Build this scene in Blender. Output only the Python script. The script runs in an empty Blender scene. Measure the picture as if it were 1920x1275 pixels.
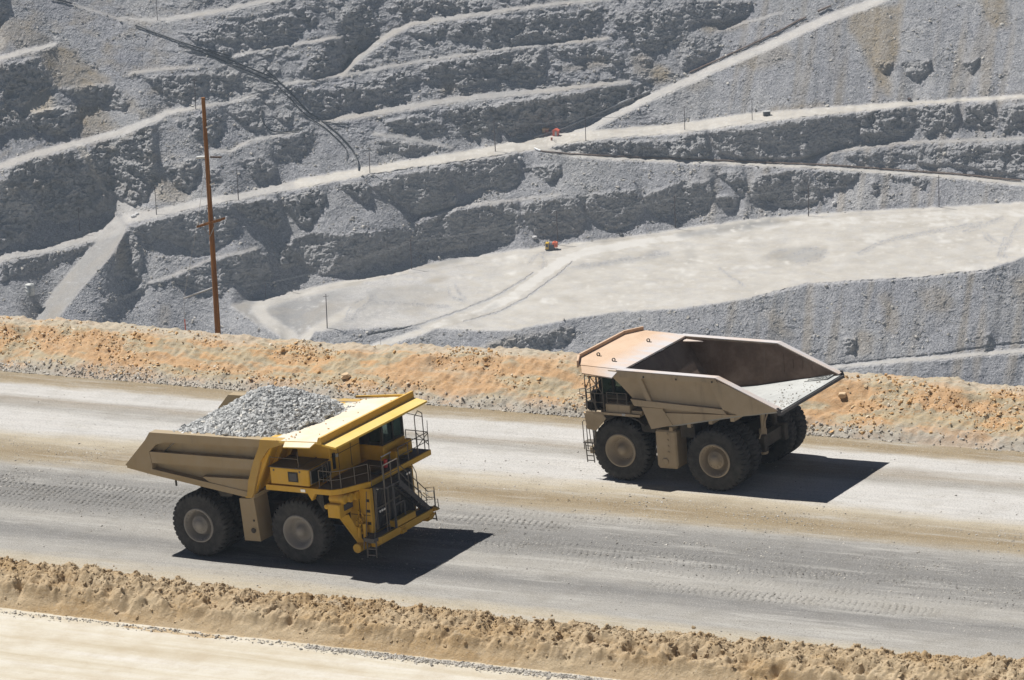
import bpy, math, random
import numpy as np
from mathutils import Matrix, Vector
rng = np.random.default_rng(7); random.seed(7)
SC = bpy.context.scene
COL = SC.collection
rad = math.radians

# ------------------------------------------------------------------ frames
CAMP = np.array([0.0, -229.605, 79.725])
E1 = np.array([0.8198, -0.5683, 0.0708]); E1 /= np.linalg.norm(E1)       # along the haul road (towards the right, uphill)
EL = np.array([0.5697, 0.8219, 0.0]); EL -= E1*(EL@E1); EL /= np.linalg.norm(EL)   # across the road, away from the camera
EN = np.cross(E1, EL)
def frame(origin, ex, ey, ez):
    m = Matrix.Identity(4)
    for i in range(3):
        m[i][0] = ex[i]; m[i][1] = ey[i]; m[i][2] = ez[i]; m[i][3] = origin[i]
    return m
ROAD_M = frame((0,0,0), E1, EL, EN)
F = 8055.6
cy_, cp_, cr_ = rad(3.857), rad(-16.662), rad(1.293)
FW = np.array([math.sin(cy_)*math.cos(cp_), math.cos(cy_)*math.cos(cp_), math.sin(cp_)])
RT0 = np.array([math.cos(cy_), -math.sin(cy_), 0]); UP0 = np.cross(RT0, FW)
RT = RT0*math.cos(cr_) - UP0*math.sin(cr_); UP = UP0*math.cos(cr_) + RT0*math.sin(cr_)
cam = bpy.data.cameras.new('camera'); camo = bpy.data.objects.new('camera', cam); COL.objects.link(camo)
camo.matrix_world = frame(CAMP, RT, UP, -FW)
cam.sensor_fit = 'HORIZONTAL'; cam.sensor_width = 36; cam.lens = F/1920*36; cam.clip_start = 1; cam.clip_end = 12000
SC.camera = camo

# ------------------------------------------------------------------ helpers
def tag(o, label=None, cat=None, group=None, kind=None):
    if label: o['label'] = label
    if cat: o['category'] = cat
    if group: o['group'] = group
    if kind: o['kind'] = kind
    return o
def link(o, parent=None):
    COL.objects.link(o)
    if parent is not None: o.parent = parent
    return o
def npmesh(name, verts, faces, mat, parent=None, smooth=False, matrix=None):
    """verts (N,3) array, faces (M,k) array with constant k"""
    verts = np.asarray(verts, np.float32); faces = np.asarray(faces, np.int32)
    me = bpy.data.meshes.new(name)
    me.vertices.add(len(verts)); me.vertices.foreach_set('co', verts.ravel())
    k = faces.shape[1]
    me.loops.add(faces.size); me.loops.foreach_set('vertex_index', faces.ravel())
    me.polygons.add(len(faces)); me.polygons.foreach_set('loop_start', np.arange(0, faces.size, k, dtype=np.int32))
    me.polygons.foreach_set('loop_total', np.full(len(faces), k, np.int32))
    me.polygons.foreach_set('use_smooth', np.full(len(faces), smooth, bool))
    me.update(calc_edges=True); me.validate()
    if mat: me.materials.append(mat)
    o = bpy.data.objects.new(name, me); link(o, parent)
    if matrix is not None: o.matrix_world = matrix
    return o
def gridfaces(nu, nv):
    i = np.arange(nu*nv).reshape(nv, nu)
    return np.stack([i[:-1,:-1], i[:-1,1:], i[1:,1:], i[1:,:-1]], -1).reshape(-1, 4)
def vcol(o, name, arr):
    a = o.data.color_attributes.new(name, 'FLOAT_COLOR', 'POINT')
    a.data.foreach_set('color', np.asarray(arr, np.float32).ravel())

# gradient noise, vectorised
_perm = rng.permutation(4096); _ang = rng.random(4096)*2*math.pi
_gx, _gy = np.cos(_ang), np.sin(_ang)
def noise(x, y):
    xi = np.floor(x).astype(np.int64); yi = np.floor(y).astype(np.int64)
    xf = x-xi; yf = y-yi
    def g(a, b):
        h = _perm[(_perm[(xi+a) & 4095] + yi+b) & 4095]
        return _gx[h]*(xf-a) + _gy[h]*(yf-b)
    u = xf*xf*xf*(xf*(xf*6-15)+10); v = yf*yf*yf*(yf*(yf*6-15)+10)
    a = g(0,0); b = g(1,0); c = g(0,1); d = g(1,1)
    return 1.4*((a+(b-a)*u)*(1-v) + (c+(d-c)*u)*v)
def fbm(x, y, oct=4, gain=.5, lac=2.03):
    s = 0; a = 1; t = 0
    for i in range(oct):
        s = s+a*noise(x+17.3*i, y-9.1*i); t += a; a *= gain; x = x*lac; y = y*lac
    return s/t
def ridged(x, y, oct=3):
    s = 0; a = 1; t = 0
    for i in range(oct):
        s = s+a*(1-2*np.abs(noise(x+31.7*i, y+5.3*i))); t += a; a *= .5; x = x*2.1; y = y*2.1
    return s/t
def worley(x, y):
    """distance to nearest feature point and that cell's hash"""
    xi = np.floor(x).astype(np.int64); yi = np.floor(y).astype(np.int64)
    best = np.full(x.shape, 9.0); hid = np.zeros(x.shape)
    for a in (-1,0,1):
        for b in (-1,0,1):
            h = _perm[(_perm[(xi+a) & 4095] + yi+b) & 4095]
            dx = xi+a+.5+.45*_gx[h]-x; dy = yi+b+.5+.45*_gy[h]-y
            d = dx*dx+dy*dy; m = d < best
            best = np.where(m, d, best); hid = np.where(m, h/4096.0, hid)
    return np.sqrt(best), hid
def blur(a, s):
    """gaussian-like blur by FFT-free repeated box filter (edge padded)"""
    r = max(1, int(round(s)))
    for _ in range(2):
        for ax in (0, 1):
            p = [(0,0),(0,0)]; p[ax] = (r+1, r)
            c = np.cumsum(np.pad(a, p, mode='edge'), axis=ax)
            n = a.shape[ax]
            a = (np.take(c, np.arange(2*r+1, 2*r+1+n), axis=ax)-np.take(c, np.arange(0, n), axis=ax))/(2*r+1)
    return a

# ------------------------------------------------------------------ materials
def newmat(name):
    m = bpy.data.materials.new(name); m.use_nodes = True
    nt = m.node_tree; b = nt.nodes['Principled BSDF']
    return m, nt, b
class N:
    """tiny node graph helper"""
    def __init__(s, nt): s.nt = nt; s.tc = None
    def obj(s):
        if s.tc is None: s.tc = s.nt.nodes.new('ShaderNodeTexCoord')
        return s.tc.outputs['Object']
    def put(s, sock, v):
        if hasattr(v, 'is_linked'): s.nt.links.new(v, sock)
        elif v is not None:
            try: sock.default_value = v
            except Exception: sock.default_value = (*v, 1)
    def scale(s, v, sc, loc=(0,0,0)):
        n = s.nt.nodes.new('ShaderNodeMapping'); s.put(n.inputs['Vector'], v); n.inputs['Scale'].default_value = sc; n.inputs['Location'].default_value = loc
        return n.outputs[0]
    def noise(s, v, scale, detail=4, rough=.55, dist=0):
        n = s.nt.nodes.new('ShaderNodeTexNoise'); s.put(n.inputs['Vector'], v)
        n.inputs['Scale'].default_value = scale; n.inputs['Detail'].default_value = detail; n.inputs['Roughness'].default_value = rough; n.inputs['Distortion'].default_value = dist
        return n.outputs[0]
    def vor(s, v, scale, feature='F1', out='Distance', rand=1):
        n = s.nt.nodes.new('ShaderNodeTexVoronoi'); n.feature = feature; s.put(n.inputs['Vector'], v)
        n.inputs['Scale'].default_value = scale; n.inputs['Randomness'].default_value = rand
        return n.outputs[out]
    def wave(s, v, scale, dist=0, dscale=1, dirn='X', prof='SIN'):
        n = s.nt.nodes.new('ShaderNodeTexWave'); s.put(n.inputs['Vector'], v); n.bands_direction = dirn; n.wave_profile = prof
        n.inputs['Scale'].default_value = scale; n.inputs['Distortion'].default_value = dist; n.inputs['Detail Scale'].default_value = dscale
        return n.outputs['Fac']
    def math(s, op, a, b=None, c=None, clamp=False):
        n = s.nt.nodes.new('ShaderNodeMath'); n.operation = op; n.use_clamp = clamp
        s.put(n.inputs[0], a)
        if b is not None: s.put(n.inputs[1], b)
        if c is not None: s.put(n.inputs[2], c)
        return n.outputs[0]
    def rng(s, v, a, b, c=0, d=1, smooth=False):
        n = s.nt.nodes.new('ShaderNodeMapRange'); s.put(n.inputs[0], v)
        if smooth: n.interpolation_type = 'SMOOTHSTEP'
        for i, x in enumerate((a, b, c, d)): s.put(n.inputs[1+i], x)
        return n.outputs[0]
    def mix(s, f, a, b, mode='MIX'):
        n = s.nt.nodes.new('ShaderNodeMix'); n.data_type = 'RGBA'; n.blend_type = mode
        s.put(n.inputs[0], f); s.put(n.inputs[6], a); s.put(n.inputs[7], b)
        return n.outputs[2]
    def ramp(s, f, stops, interp='LINEAR'):
        n = s.nt.nodes.new('ShaderNodeValToRGB'); s.put(n.inputs[0], f); r = n.color_ramp; r.interpolation = interp
        while len(r.elements) < len(stops): r.elements.new(.5)
        for e, (p, c) in zip(r.elements, stops):
            e.position = p; e.color = (*c, 1) if not isinstance(c, (int, float)) else (c, c, c, 1)
        return n.outputs[0]
    def sep(s, v):
        n = s.nt.nodes.new('ShaderNodeSeparateXYZ'); s.put(n.inputs[0], v); return n.outputs
    def sepc(s, v):
        n = s.nt.nodes.new('ShaderNodeSeparateColor'); s.put(n.inputs[0], v); return n.outputs
    def comb(s, x, y, z):
        n = s.nt.nodes.new('ShaderNodeCombineXYZ'); s.put(n.inputs[0], x); s.put(n.inputs[1], y); s.put(n.inputs[2], z); return n.outputs[0]
    def attr(s, name):
        n = s.nt.nodes.new('ShaderNodeAttribute'); n.attribute_name = name; return n
    def bump(s, h, strength=.5, dist=.1, nrm=None):
        n = s.nt.nodes.new('ShaderNodeBump'); s.put(n.inputs['Height'], h); n.inputs['Strength'].default_value = strength; n.inputs['Distance'].default_value = dist
        if nrm is not None: s.nt.links.new(nrm, n.inputs['Normal'])
        return n.outputs[0]
    def geo(s):
        return s.nt.nodes.new('ShaderNodeNewGeometry').outputs

# ------------------------------------------------------------------ light and sky
SUN = np.array([0.411, -0.341, -0.8445]); SUN /= np.linalg.norm(SUN)
sl = bpy.data.lights.new('sun', 'SUN'); sl.energy = 5.0; sl.angle = rad(.53); sl.color = (1, .972, .925)
so = bpy.data.objects.new('sun', sl); COL.objects.link(so)
so.rotation_euler = Vector(SUN).to_track_quat('-Z', 'Y').to_euler()
w = bpy.data.worlds.new('World'); SC.world = w; w.use_nodes = True
bg = w.node_tree.nodes['Background']; sky = w.node_tree.nodes.new('ShaderNodeTexSky')
sky.sky_type = 'NISHITA'; sky.sun_disc = False; sky.altitude = 2600; sky.air_density = .45; sky.dust_density = .2; sky.ozone_density = 1.0
sky.sun_elevation = math.asin(-SUN[2]); sky.sun_rotation = math.atan2(-SUN[0], -SUN[1])
w.node_tree.links.new(sky.outputs[0], bg.inputs[0]); bg.inputs[1].default_value = .05
SC.view_settings.view_transform = 'Standard'; SC.view_settings.look = 'None'; SC.view_settings.gamma = 1; SC.view_settings.exposure = 0.38
SC.view_settings.use_curve_mapping = False
# ------------------------------------------------------------------ the pit wall across the valley
# A surveyed terrain: plan directions come from the traced bench lines; slopes (bench, talus, cliff) are integrated into real heights.
STEP = 1.6
PX = np.arange(-260, 2181, STEP); PY = np.arange(800, -121, -1.5)       # rows run from the valley up the wall
NUx, NVy = len(PX), len(PY)
GX, GY = np.meshgrid(PX, PY)
def R6(p): return [(x/3, y/3) for x, y in p]
def R7(p): return [(640+x/3, y/3) for x, y in p]
def R8(p): return [(1280+x/3, y/3) for x, y in p]
def B1(p): return [(x/3, 300+y/3) for x, y in p]
def B2(p): return [(640+x/3, 300+y/3) for x, y in p]
def B3(p): return [(1280+x/3, 300+y/3) for x, y in p]
wx = GX + 5*fbm(GX/26, GY/26, 3) + 2.5*noise(GX/7, GY/7)
wy = GY + 4*fbm(GX/26+50, GY/26, 3) + 2*noise(GX/7+80, GY/7)
wxs = GX + 2.4*fbm(GX/30, GY/30, 3)+1.2*noise(GX/6, GY/6); wys = GY + 2.4*fbm(GX/20+50, GY/20, 4)+1.0*noise(GX/5+9, GY/5)
def poly_mask(pts, ax, ay, pad=14):
    P_ = np.array(pts, float)
    i0 = np.searchsorted(PX, P_[:,0].min()-pad); i1 = np.searchsorted(PX, P_[:,0].max()+pad)
    j0 = np.searchsorted(-PY, -(P_[:,1].max()+pad)); j1 = np.searchsorted(-PY, -(P_[:,1].min()-pad))
    X = ax[j0:j1, i0:i1]; Y = ay[j0:j1, i0:i1]; ins = np.zeros(X.shape, bool)
    for (x0, y0), (x1, y1) in zip(P_, np.roll(P_, -1, 0)):
        if y0 == y1: continue
        ins ^= ((y0 > Y) != (y1 > Y)) & (X < (x1-x0)*(Y-y0)/(y1-y0)+x0)
    return (slice(j0, j1), slice(i0, i1)), ins
def line_mask(pts, ax, ay, acc, val=1.0, soft=1.5):
    """pts (x, y, halfwidth) -> soft strip mask, max-blended into acc"""
    for (x0, y0, w0), (x1, y1, w1) in zip(pts[:-1], pts[1:]):
        pad = max(w0, w1)+8
        i0 = np.searchsorted(PX, min(x0, x1)-pad); i1 = np.searchsorted(PX, max(x0, x1)+pad)
        j0 = np.searchsorted(-PY, -(max(y0, y1)+pad)); j1 = np.searchsorted(-PY, -(min(y0, y1)-pad))
        X = ax[j0:j1, i0:i1]; Y = ay[j0:j1, i0:i1]
        dx, dy = x1-x0, y1-y0; L2 = dx*dx+dy*dy+1e-9
        t = np.clip(((X-x0)*dx+(Y-y0)*dy)/L2, 0, 1)
        d = np.hypot(X-x0-t*dx, Y-y0-t*dy); w_ = w0+(w1-w0)*t
        m = np.clip((w_-d)/soft+.5, 0, 1)*val
        acc[j0:j1, i0:i1] = np.maximum(acc[j0:j1, i0:i1], m)
cliff = np.zeros(GX.shape); crag = np.zeros(GX.shape)
CLIFFS = [
 (R6,.9,[(-780,380),(0,360),(100,345),(215,320),(240,380),(320,480),(200,520),(130,590),(60,590),(0,560),(-780,640)]),
 (R6,.9,[(-780,660),(0,580),(70,600),(120,640),(200,630),(300,610),(400,615),(465,605),(440,690),(330,750),(220,740),(100,705),(0,760),(-780,850)]),
 (R6,.8,[(330,500),(480,480),(640,470),(690,540),(735,580),(690,620),(600,600),(500,570),(400,540)]),
 (R6,.7,[(690,430),(780,420),(860,460),(890,520),(940,580),(1020,580),(1100,560),(1170,490),(1180,520),(1270,520),(1290,470),(1350,410),(1250,400),(1000,420),(800,430)]),
 (R6,.5,[(1040,190),(1300,140),(1640,80),(1690,150),(1500,200),(1250,230),(1100,240)]),
 (R6,.6,[(1660,40),(1780,110),(1740,150),(1690,100)]),
 (R6,.7,[(1810,225),(1920,215),(2000,300),(1920,350),(1860,300)]),(R6,.9,[(1760,310),(1830,290),(1890,400),(1800,410),(1690,400)]),
 (R6,.8,[(1080,660),(1240,640),(1260,700),(1190,810),(1100,780)]),(R6,.5,[(990,680),(1060,665),(1060,720),(1000,720)]),
 (R6,.6,[(1280,625),(1460,610),(1480,720),(1420,720),(1340,690)]),
 (R6,.93,[(30,960),(210,880),(340,850),(420,840),(480,900),(550,1060),(600,1090),(605,1195),(470,1215),(330,1250),(220,1190),(200,1120),(100,1010)]),
 (B1,.8,[(-780,230),(0,120),(60,60),(130,200),(210,240),(220,370),(150,430),(130,470),(100,440),(0,500),(-780,700)]),
 (R6,.95,[(480,880),(560,800),(850,710),(870,850),(880,960),(860,1050),(830,1080),(800,1130),(740,1150),(640,1090),(590,1060),(530,950)]),
 (R6,.8,[(900,930),(1080,890),(1130,900),(1090,1030),(1060,1080),(980,1030),(920,960)]),
 (R6,.7,[(1330,900),(1480,880),(1550,940),(1510,1020),(1430,1000),(1380,940)]),(R6,.7,[(1500,650),(1650,640),(1640,680),(1580,670)]),
 (R6,.6,[(1720,500),(1900,500),(1910,620),(1800,640),(1760,600),(1700,540)]),(R6,.7,[(1180,940),(1240,960),(1255,1030),(1200,1070),(1170,1000)]),
 (R6,.5,[(1560,770),(1760,720),(1800,800),(1640,900),(1540,860)]),
 (R6,.7,[(-200,-80),(20,-60),(40,60),(10,130),(-200,200)]),
 (B1,1,[(730,380),(880,332),(1150,268),(1290,258),(1330,330),(1310,430),(1270,470),(1220,470),(1180,520),(1110,535),(1020,480),(960,455),(900,425),(865,425),(850,470),(780,420)]),
 (B1,.95,[(1310,240),(1500,212),(1560,222),(1580,330),(1560,385),(1450,350),(1350,280)]),
 (B1,.95,[(1600,205),(1800,155),(1830,180),(1790,300),(1740,390),(1660,340),(1600,260)]),
 (B1,1,[(690,420),(730,390),(770,450),(790,560),(800,685),(720,655),(640,640),(650,530)]),
 (B1,1,[(960,655),(1190,562),(1440,492),(1500,540),(1530,640),(1510,680),(1420,755),(1370,720),(1300,690),(1240,765),(1190,750),(1100,720),(1010,690)]),
 (B1,.9,[(1570,600),(1600,470),(1650,480),(1655,590),(1610,605)]),
 (B1,1,[(1640,450),(1760,410),(1920,425),(1925,625),(1810,642),(1700,590),(1650,520)]),
 (B1,.55,[(0,575),(250,520),(560,445),(540,480),(300,580),(0,680)]),(B1,.7,[(570,800),(700,750),(800,700),(960,668),(760,745),(620,825)]),
 (B2,.9,[(0,130),(130,112),(150,180),(150,240),(70,190),(0,160)]),
 (B2,1,[(180,150),(260,97),(600,25),(600,90),(650,210),(640,250),(540,295),(430,305),(340,240),(250,190)]),
 (B2,1,[(610,70),(640,15),(980,-40),(1000,60),(990,130),(910,160),(870,138),(780,150),(710,180),(650,140)]),
 (B2,.7,[(1010,50),(1230,20),(1240,60),(1180,120),(1120,100)]),
 (B2,1,[(420,370),(560,300),(800,252),(980,232),(1000,380),(970,430),(940,455),(800,470),(700,492),(640,488),(560,515),(420,512),(400,440)]),
 (B2,1,[(-40,420),(340,385),(390,420),(390,520),(350,570),(250,612),(200,580),(130,622),(0,625),(-30,560)]),
 (B2,1,[(1010,245),(1300,203),(1340,235),(1370,330),(1330,410),(1200,412),(1100,425),(1060,385),(1030,330)]),
 (B2,1,[(1330,200),(1650,165),(1700,240),(1690,300),(1640,350),(1550,380),(1480,372),(1400,310)]),
 (B2,1,[(1700,200),(1880,125),(1900,220),(1860,300),(1780,322),(1730,275)]),
 (B3,1,[(-40,130),(150,120),(165,200),(140,250),(100,280),(80,312),(-20,318)]),
 (B3,.7,[(180,70),(340,60),(360,120),(340,200),(240,110)]),(B3,1,[(190,205),(330,212),(300,270),(260,282),(210,250)]),
 (B3,1,[(380,135),(440,80),(700,50),(740,130),(780,190),(740,242),(640,255),(550,270),(480,230),(390,262)]),
 (B3,.9,[(750,62),(980,60),(960,110),(870,150),(810,192),(780,170)]),
 (B3,.9,[(1060,130),(1100,120),(1110,180),(1080,198)]),(B3,.6,[(1150,80),(1380,110),(1350,150),(1200,110)]),
 (R8,.8,[(-20,750),(125,742),(140,880),(60,895),(-20,890)]),
 (R8,1,[(150,737),(400,720),(560,690),(960,632),(970,800),(930,815),(870,800),(820,850),(760,860),(680,890),(560,900),(440,890),(380,900),(260,880),(200,860)]),
 (R8,.95,[(980,640),(1250,600),(1300,700),(1250,760),(1150,772),(1060,800),(1000,780)]),
 (R8,.85,[(1260,602),(1540,582),(1540,700),(1480,750),(1440,715),(1360,760),(1330,700)]),(R8,.95,[(1580,592),(1740,572),(1770,720),(1700,740),(1640,700),(1580,700)]),
 (R8,.8,[(1790,600),(2160,560),(2300,720),(1920,720),(1800,760)]),
 (R8,.6,[(900,870),(1200,832),(1560,815),(1920,800),(2300,790),(2300,990),(1780,975),(1500,930),(1100,920),(950,910)]),
 (R7,.6,[(0,480),(180,460),(380,390),(430,440),(330,500),(210,560),(150,610),(80,590),(0,620)]),
 (R7,.65,[(440,385),(600,342),(900,295),(1140,272),(1150,400),(1060,450),(880,450),(680,490),(600,450)]),
 (R7,.5,[(1160,275),(1400,252),(1600,310),(1560,360),(1400,320),(1240,330)]),
 (R7,.55,[(330,180),(560,140),(900,100),(1450,50),(1480,150),(1340,200),(1110,240),(960,250),(800,240),(600,220)]),
 (R7,.9,[(0,60),(150,20),(200,150),(130,220),(60,320),(0,340)]),
 (R7,.65,[(300,0),(710,-10),(700,45),(500,60),(340,90)]),
 (R7,.6,[(190,690),(460,642),(580,690),(560,760),(480,765),(400,700)]),(R7,.85,[(600,625),(820,582),(840,720),(760,772),(650,720)]),
 (R7,.95,[(830,595),(1000,562),(1300,520),(1700,470),(1735,520),(1500,620),(1200,712),(960,762),(900,722)]),
 (R7,.5,[(200,780),(660,832),(500,862),(200,860)]),
 (R7,.85,[(1080,832),(1180,812),(1920,782),(1960,880),(1500,876),(1100,850)]),
 (R7,.45,[(1500,80),(1920,30),(1960,190),(1700,330),(1640,200)]),
 (R8,.6,[(-10,0),(390,0),(380,60),(230,120),(100,110),(0,180)]),(R8,.5,[(0,210),(220,200),(200,280),(0,400)]),
 (R8,.9,[(1080,340),(1190,350),(1130,412)]),(R8,1,[(1225,360),(1390,330),(1380,400),(1310,457)]),(R8,.8,[(1570,345),(1670,320),(1630,420)]),
 (B3,.9,[(905,1000),(970,1000),(960,1060),(920,1082)]),(B3,.8,[(1700,980),(1730,970),(1745,1062),(1700,1062)]),
 (B2,.75,[(740,1085),(860,1015),(1130,972),(1310,935),(1290,1030),(1090,1070),(1060,1110)]),
]
for fn, s, pts in CLIFFS:
    sl_, ins = poly_mask(fn(pts), wx, wy)
    cliff[sl_] = np.where(ins, np.maximum(cliff[sl_], s), cliff[sl_])
# rubble crags: patchy broken rock on the older upper benches
crag = np.clip((fbm(GX/60, GY/22, 4)*2.2+.15), 0, 1)*.6+.7*np.clip(fbm(GX/24+3, GY/9, 4)*2.6-.1, 0, 1)
upper = np.clip((300-GY)/120, 0, 1)*np.clip((1330-GX)/120, 0, 1)
crag *= upper*np.clip((GX-300)/90, .12, 1)
flat = np.zeros(GX.shape); dust = np.zeros(GX.shape)
ROADS = [ # x, y, halfwidth; dustiness; slope flatness
 (1.0,[(560,345,10),(690,320,8),(800,303,9),(920,285,11),(990,269,14),(1060,259,11),(1140,251,9),(1280,240,10),(1400,223,11),(1520,211,8),(1640,200,7),(1720,193,4),(1920,181,4),(2180,160,4)]),
 (.62,[(238,410,10),(300,398,8),(400,376,8),(450,368,7),(560,345,9)]),
 (.5,[(-260,560,7),(0,484,7),(77,470,7),(160,448,8),(218,425,16)]),
 (.33,[(218,425,20),(196,465,20),(150,515,20),(112,560,19),(85,605,19),(70,640,20),(55,700,20)]),
 (.62,[(1010,270,10),(1060,258,9),(1130,227,8),(1200,191,8),(1280,156,8),(1340,128,8),(1440,86,8),(1540,40,8),(1640,3,8),(1740,-40,8),(1900,-110,8)]),
 (.85,[(1000,276,6),(1060,288,5),(1150,296,5),(1280,302,4),(1420,308,4),(1560,315,4),(1700,325,4),(1800,332,4.5),(1920,345,5),(2180,380,6)]),
 (.58,[(-260,400,8),(0,312,7),(60,291,7),(150,267,6.5),(230,247,7),(290,224,7),(312,211,5.5),(360,203,4)]),
 (.45,[(360,203,4),(430,190,3),(480,179,2)]),
 (.6,[(-200,150,7),(0,110,6),(40,98,5),(85,88,5),(102,84,4)]),
 (.4,[(245,136,3),(300,130,3),(380,123,2)]),
 (.42,[(135,8,2),(200,28,2),(253,46,1.5)]),
 (.45,[(225,33,2.5),(280,38,4),(320,35,5),(400,22,5),(510,0,5),(640,-30,5)]),
 (.5,[(440,103,3),(520,88,3),(640,68,3)]),
 (.5,[(530,157,3),(600,147,3),(640,138,5)]),
 (.4,[(640,138,5),(640,138,5),(665,112,7),(700,85,7),(738,60,6),(770,45,5),(870,30,5),(1000,12,4),(1110,0,4),(1300,-25,4)]),
 (.36,[(640,142,2.5),(720,126,3),(800,112,3),(900,98,3),(1000,84,3),(1080,77,4),(1140,72,3)]),
 (.42,[(600,228,3.5),(640,221,6),(720,208,6),(800,195,6),(880,183,7),(1000,172,6),(1080,163,5),(1180,152,4)]),
 (.45,[(395,284,3),(432,283,4),(470,263,3),(560,246,2)]),
 (.35,[(700,250,3),(780,262,3),(850,278,2)]),
 (.5,[(787,406,3),(860,386,3),(950,377,2),(1050,364,2)]),
 (.4,[(277,530,2),(320,517,2),(393,487,2),(483,463,2)]),
 (.4,[(1500,300,2),(1563,284,4),(1680,268,3),(1920,259,3),(2180,250,3)]),
 (.4,[(1340,60,2),(1440,30,2),(1470,22,2)]),
 (.7,[(1540,692,3),(1570,688,4),(1680,676,5),(1800,667,5),(1920,657,5),(2180,640,5)]),
]
for d, pts in ROADS:
    f_ = np.zeros(GX.shape); line_mask(pts, wxs, wys, f_)
    flat = np.maximum(flat, f_); dust = np.maximum(dust, f_*d)
FLOOR = [(430,572),(500,553),(560,544),(640,527),(700,514),(780,499),(880,479),(1000,464),(1100,452),(1200,440),(1280,428),(1400,411),(1520,401),(1640,393),(1760,388),(1920,378),(2200,362),
         (2200,440),(1920,482),(1847,507),(1713,522),(1597,528),(1513,533),(1413,558),(1280,579),(1173,584),(1073,598),(1023,608),(957,621),(873,620),(807,614),(760,612),(700,616),(640,617),(590,622),(575,650),(570,668),(540,668),(525,632),(480,606)]
sl_, ins = poly_mask(FLOOR, wxs, wys)
floor = np.zeros(GX.shape); floor[sl_] = ins; 
ramp_ = np.zeros(GX.shape); line_mask([(660,672,5),(700,650,6),(780,625,6),(830,606,7),(900,586,8)], wxs, wys, ramp_)
flatt = np.maximum(flat, np.maximum(floor, ramp_))
dust = np.maximum(dust, np.maximum(floor*.92, ramp_*.8))
# bright haul track on the floor, windrows beside it, scraped patches
track = np.zeros(GX.shape); line_mask([(660,672,4),(780,625,5),(830,606,6),(900,586,7),(960,556,8),(1010,521,9),(1050,491,9),(1100,471,7),(1250,447,6),(1500,418,6),(1920,398,8),(2200,380,8)], wxs, wys, track, soft=4)
curve = np.zeros(GX.shape); line_mask([(760,506,6),(640,532,8),(560,550,9),(500,564,11),(482,580,11),(500,600,11),(545,630,11),(565,660,12)], wxs, wys, curve, soft=5); line_mask([(690,560,4),(650,585,7),(610,608,8),(570,636,9),(560,660,9)], wxs, wys, curve, soft=5)
wind = np.zeros(GX.shape)
line_mask([(690,628,1.6),(780,611,1.8),(860,584,1.8),(930,556,1.8),(985,522,1.5),(1000,510,1)], wxs, wys, wind)
line_mask([(870,603,1.2),(935,585,1.4),(985,560,1.5),(1040,520,1.4),(1075,490,1)], wxs, wys, wind)
windB = np.zeros(GX.shape)   # berm along the edge of the upper roads
line_mask([(1012,284,1.8),(1150,293,1.8),(1280,298,1.6),(1560,310,1.6),(1800,327,1.6),(1920,337,1.6)], wxs, wys, windB)
line_mask([(1295,136,1.4),(1400,88,1.4),(1510,33,1.4)], wxs, wys, windB)
line_mask([(690,328,1.3),(800,313,1.3),(900,298,1.3),(970,285,1.3)], wxs, wys, windB)
line_mask([(1413,558,2.2),(1513,533,2.2),(1597,528,1.6),(1713,522,1.6),(1847,507,2)], wxs, wys, windB)
line_mask([(1550,685,1.6),(1640,676,1.8),(1760,664,2),(1860,648,2.2),(1920,643,2.2)], wxs, wys, windB)
edgeB = np.zeros(GX.shape)      # rough little safety berms along the outer edge of the bench roads
for d, pts in ROADS:
    if pts[0][2] >= 4 or pts[1][2] >= 4: line_mask([(x+(.35*h if abs(pts[-1][1]-pts[0][1]) > 90 and pts[-1][0] < pts[0][0] else 0), y+h*.92, 1.1) for x, y, h in pts], wxs, wys, edgeB)
edgeB *= np.clip(.35+1.5*noise(GX/16, GY/16)+.6*noise(GX/4, GY/4), 0, 1)
flatt = blur(flatt, 1); cliffm = blur(np.clip(cliff-flatt, 0, 1), 1)
smo = blur((cliff > .97)*1.0, 2)     # clean blasted faces; the rest is broken crag
# target slopes (tangent)
tal = .70+.10*fbm(GX/90, GY/40, 3)
tal = tal + (GY > 660)*.06
slope = tal*(1-cliffm) + cliffm*(2.25+.6*smo+1.1*(1-.5*smo)*fbm(GX/30, GY/18, 3))
slope = slope + 1.0*crag*(1-cliffm)
slope = slope*(1-flatt)+.015*flatt
# rays
dX = (GX-960)/F; dY = (637.5-GY)/F
DIR = FW[None,None,:]+dX[...,None]*RT+dY[...,None]*UP
hor = np.hypot(DIR[...,0], DIR[...,1]); T_ = -DIR[...,2]/hor           # tan of depression
g = np.zeros(GX.shape)
g[1:] = -(T_[1:]-T_[:-1])/(.5*(slope[1:]+slope[:-1])+.5*(T_[1:]+T_[:-1]))
# least squares surface: vertical differences g, lateral smoothness (DCT Poisson)
def dct2(a):
    n = a.shape[0]; v = np.concatenate([a, a[::-1]], 0); f = np.fft.fft(v, axis=0)[:n]
    k = np.arange(n)[:,None]; return (f*np.exp(-1j*math.pi*k/(2*n))).real
def idct2(c):
    n = c.shape[0]; k = np.arange(n)[:,None]
    f = c*np.exp(1j*math.pi*k/(2*n)); full = np.zeros((2*n, c.shape[1]), complex)
    full[:n] = f; full[n+1:] = np.conj(f[1:][::-1])
    return np.fft.ifft(full, axis=0).real[:n]
div = np.zeros(GX.shape); div[:-1] += g[1:]; div[1:] -= g[1:]
LAM = .05
c = dct2(dct2(div).T).T
kv = (2-2*np.cos(math.pi*np.arange(NVy)/NVy))[:,None]; ku = (2-2*np.cos(math.pi*np.arange(NUx)/NUx))[None,:]
den = kv+LAM*ku; den[0,0] = 1
c = -c/den; c[0,0] = 0
Lr = idct2(idct2(c).T).T
j0 = np.argmin(abs(PY-560)); i0 = np.argmin(abs(PX-960))
Lr += math.log(1400)-Lr[j0, i0]
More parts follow.
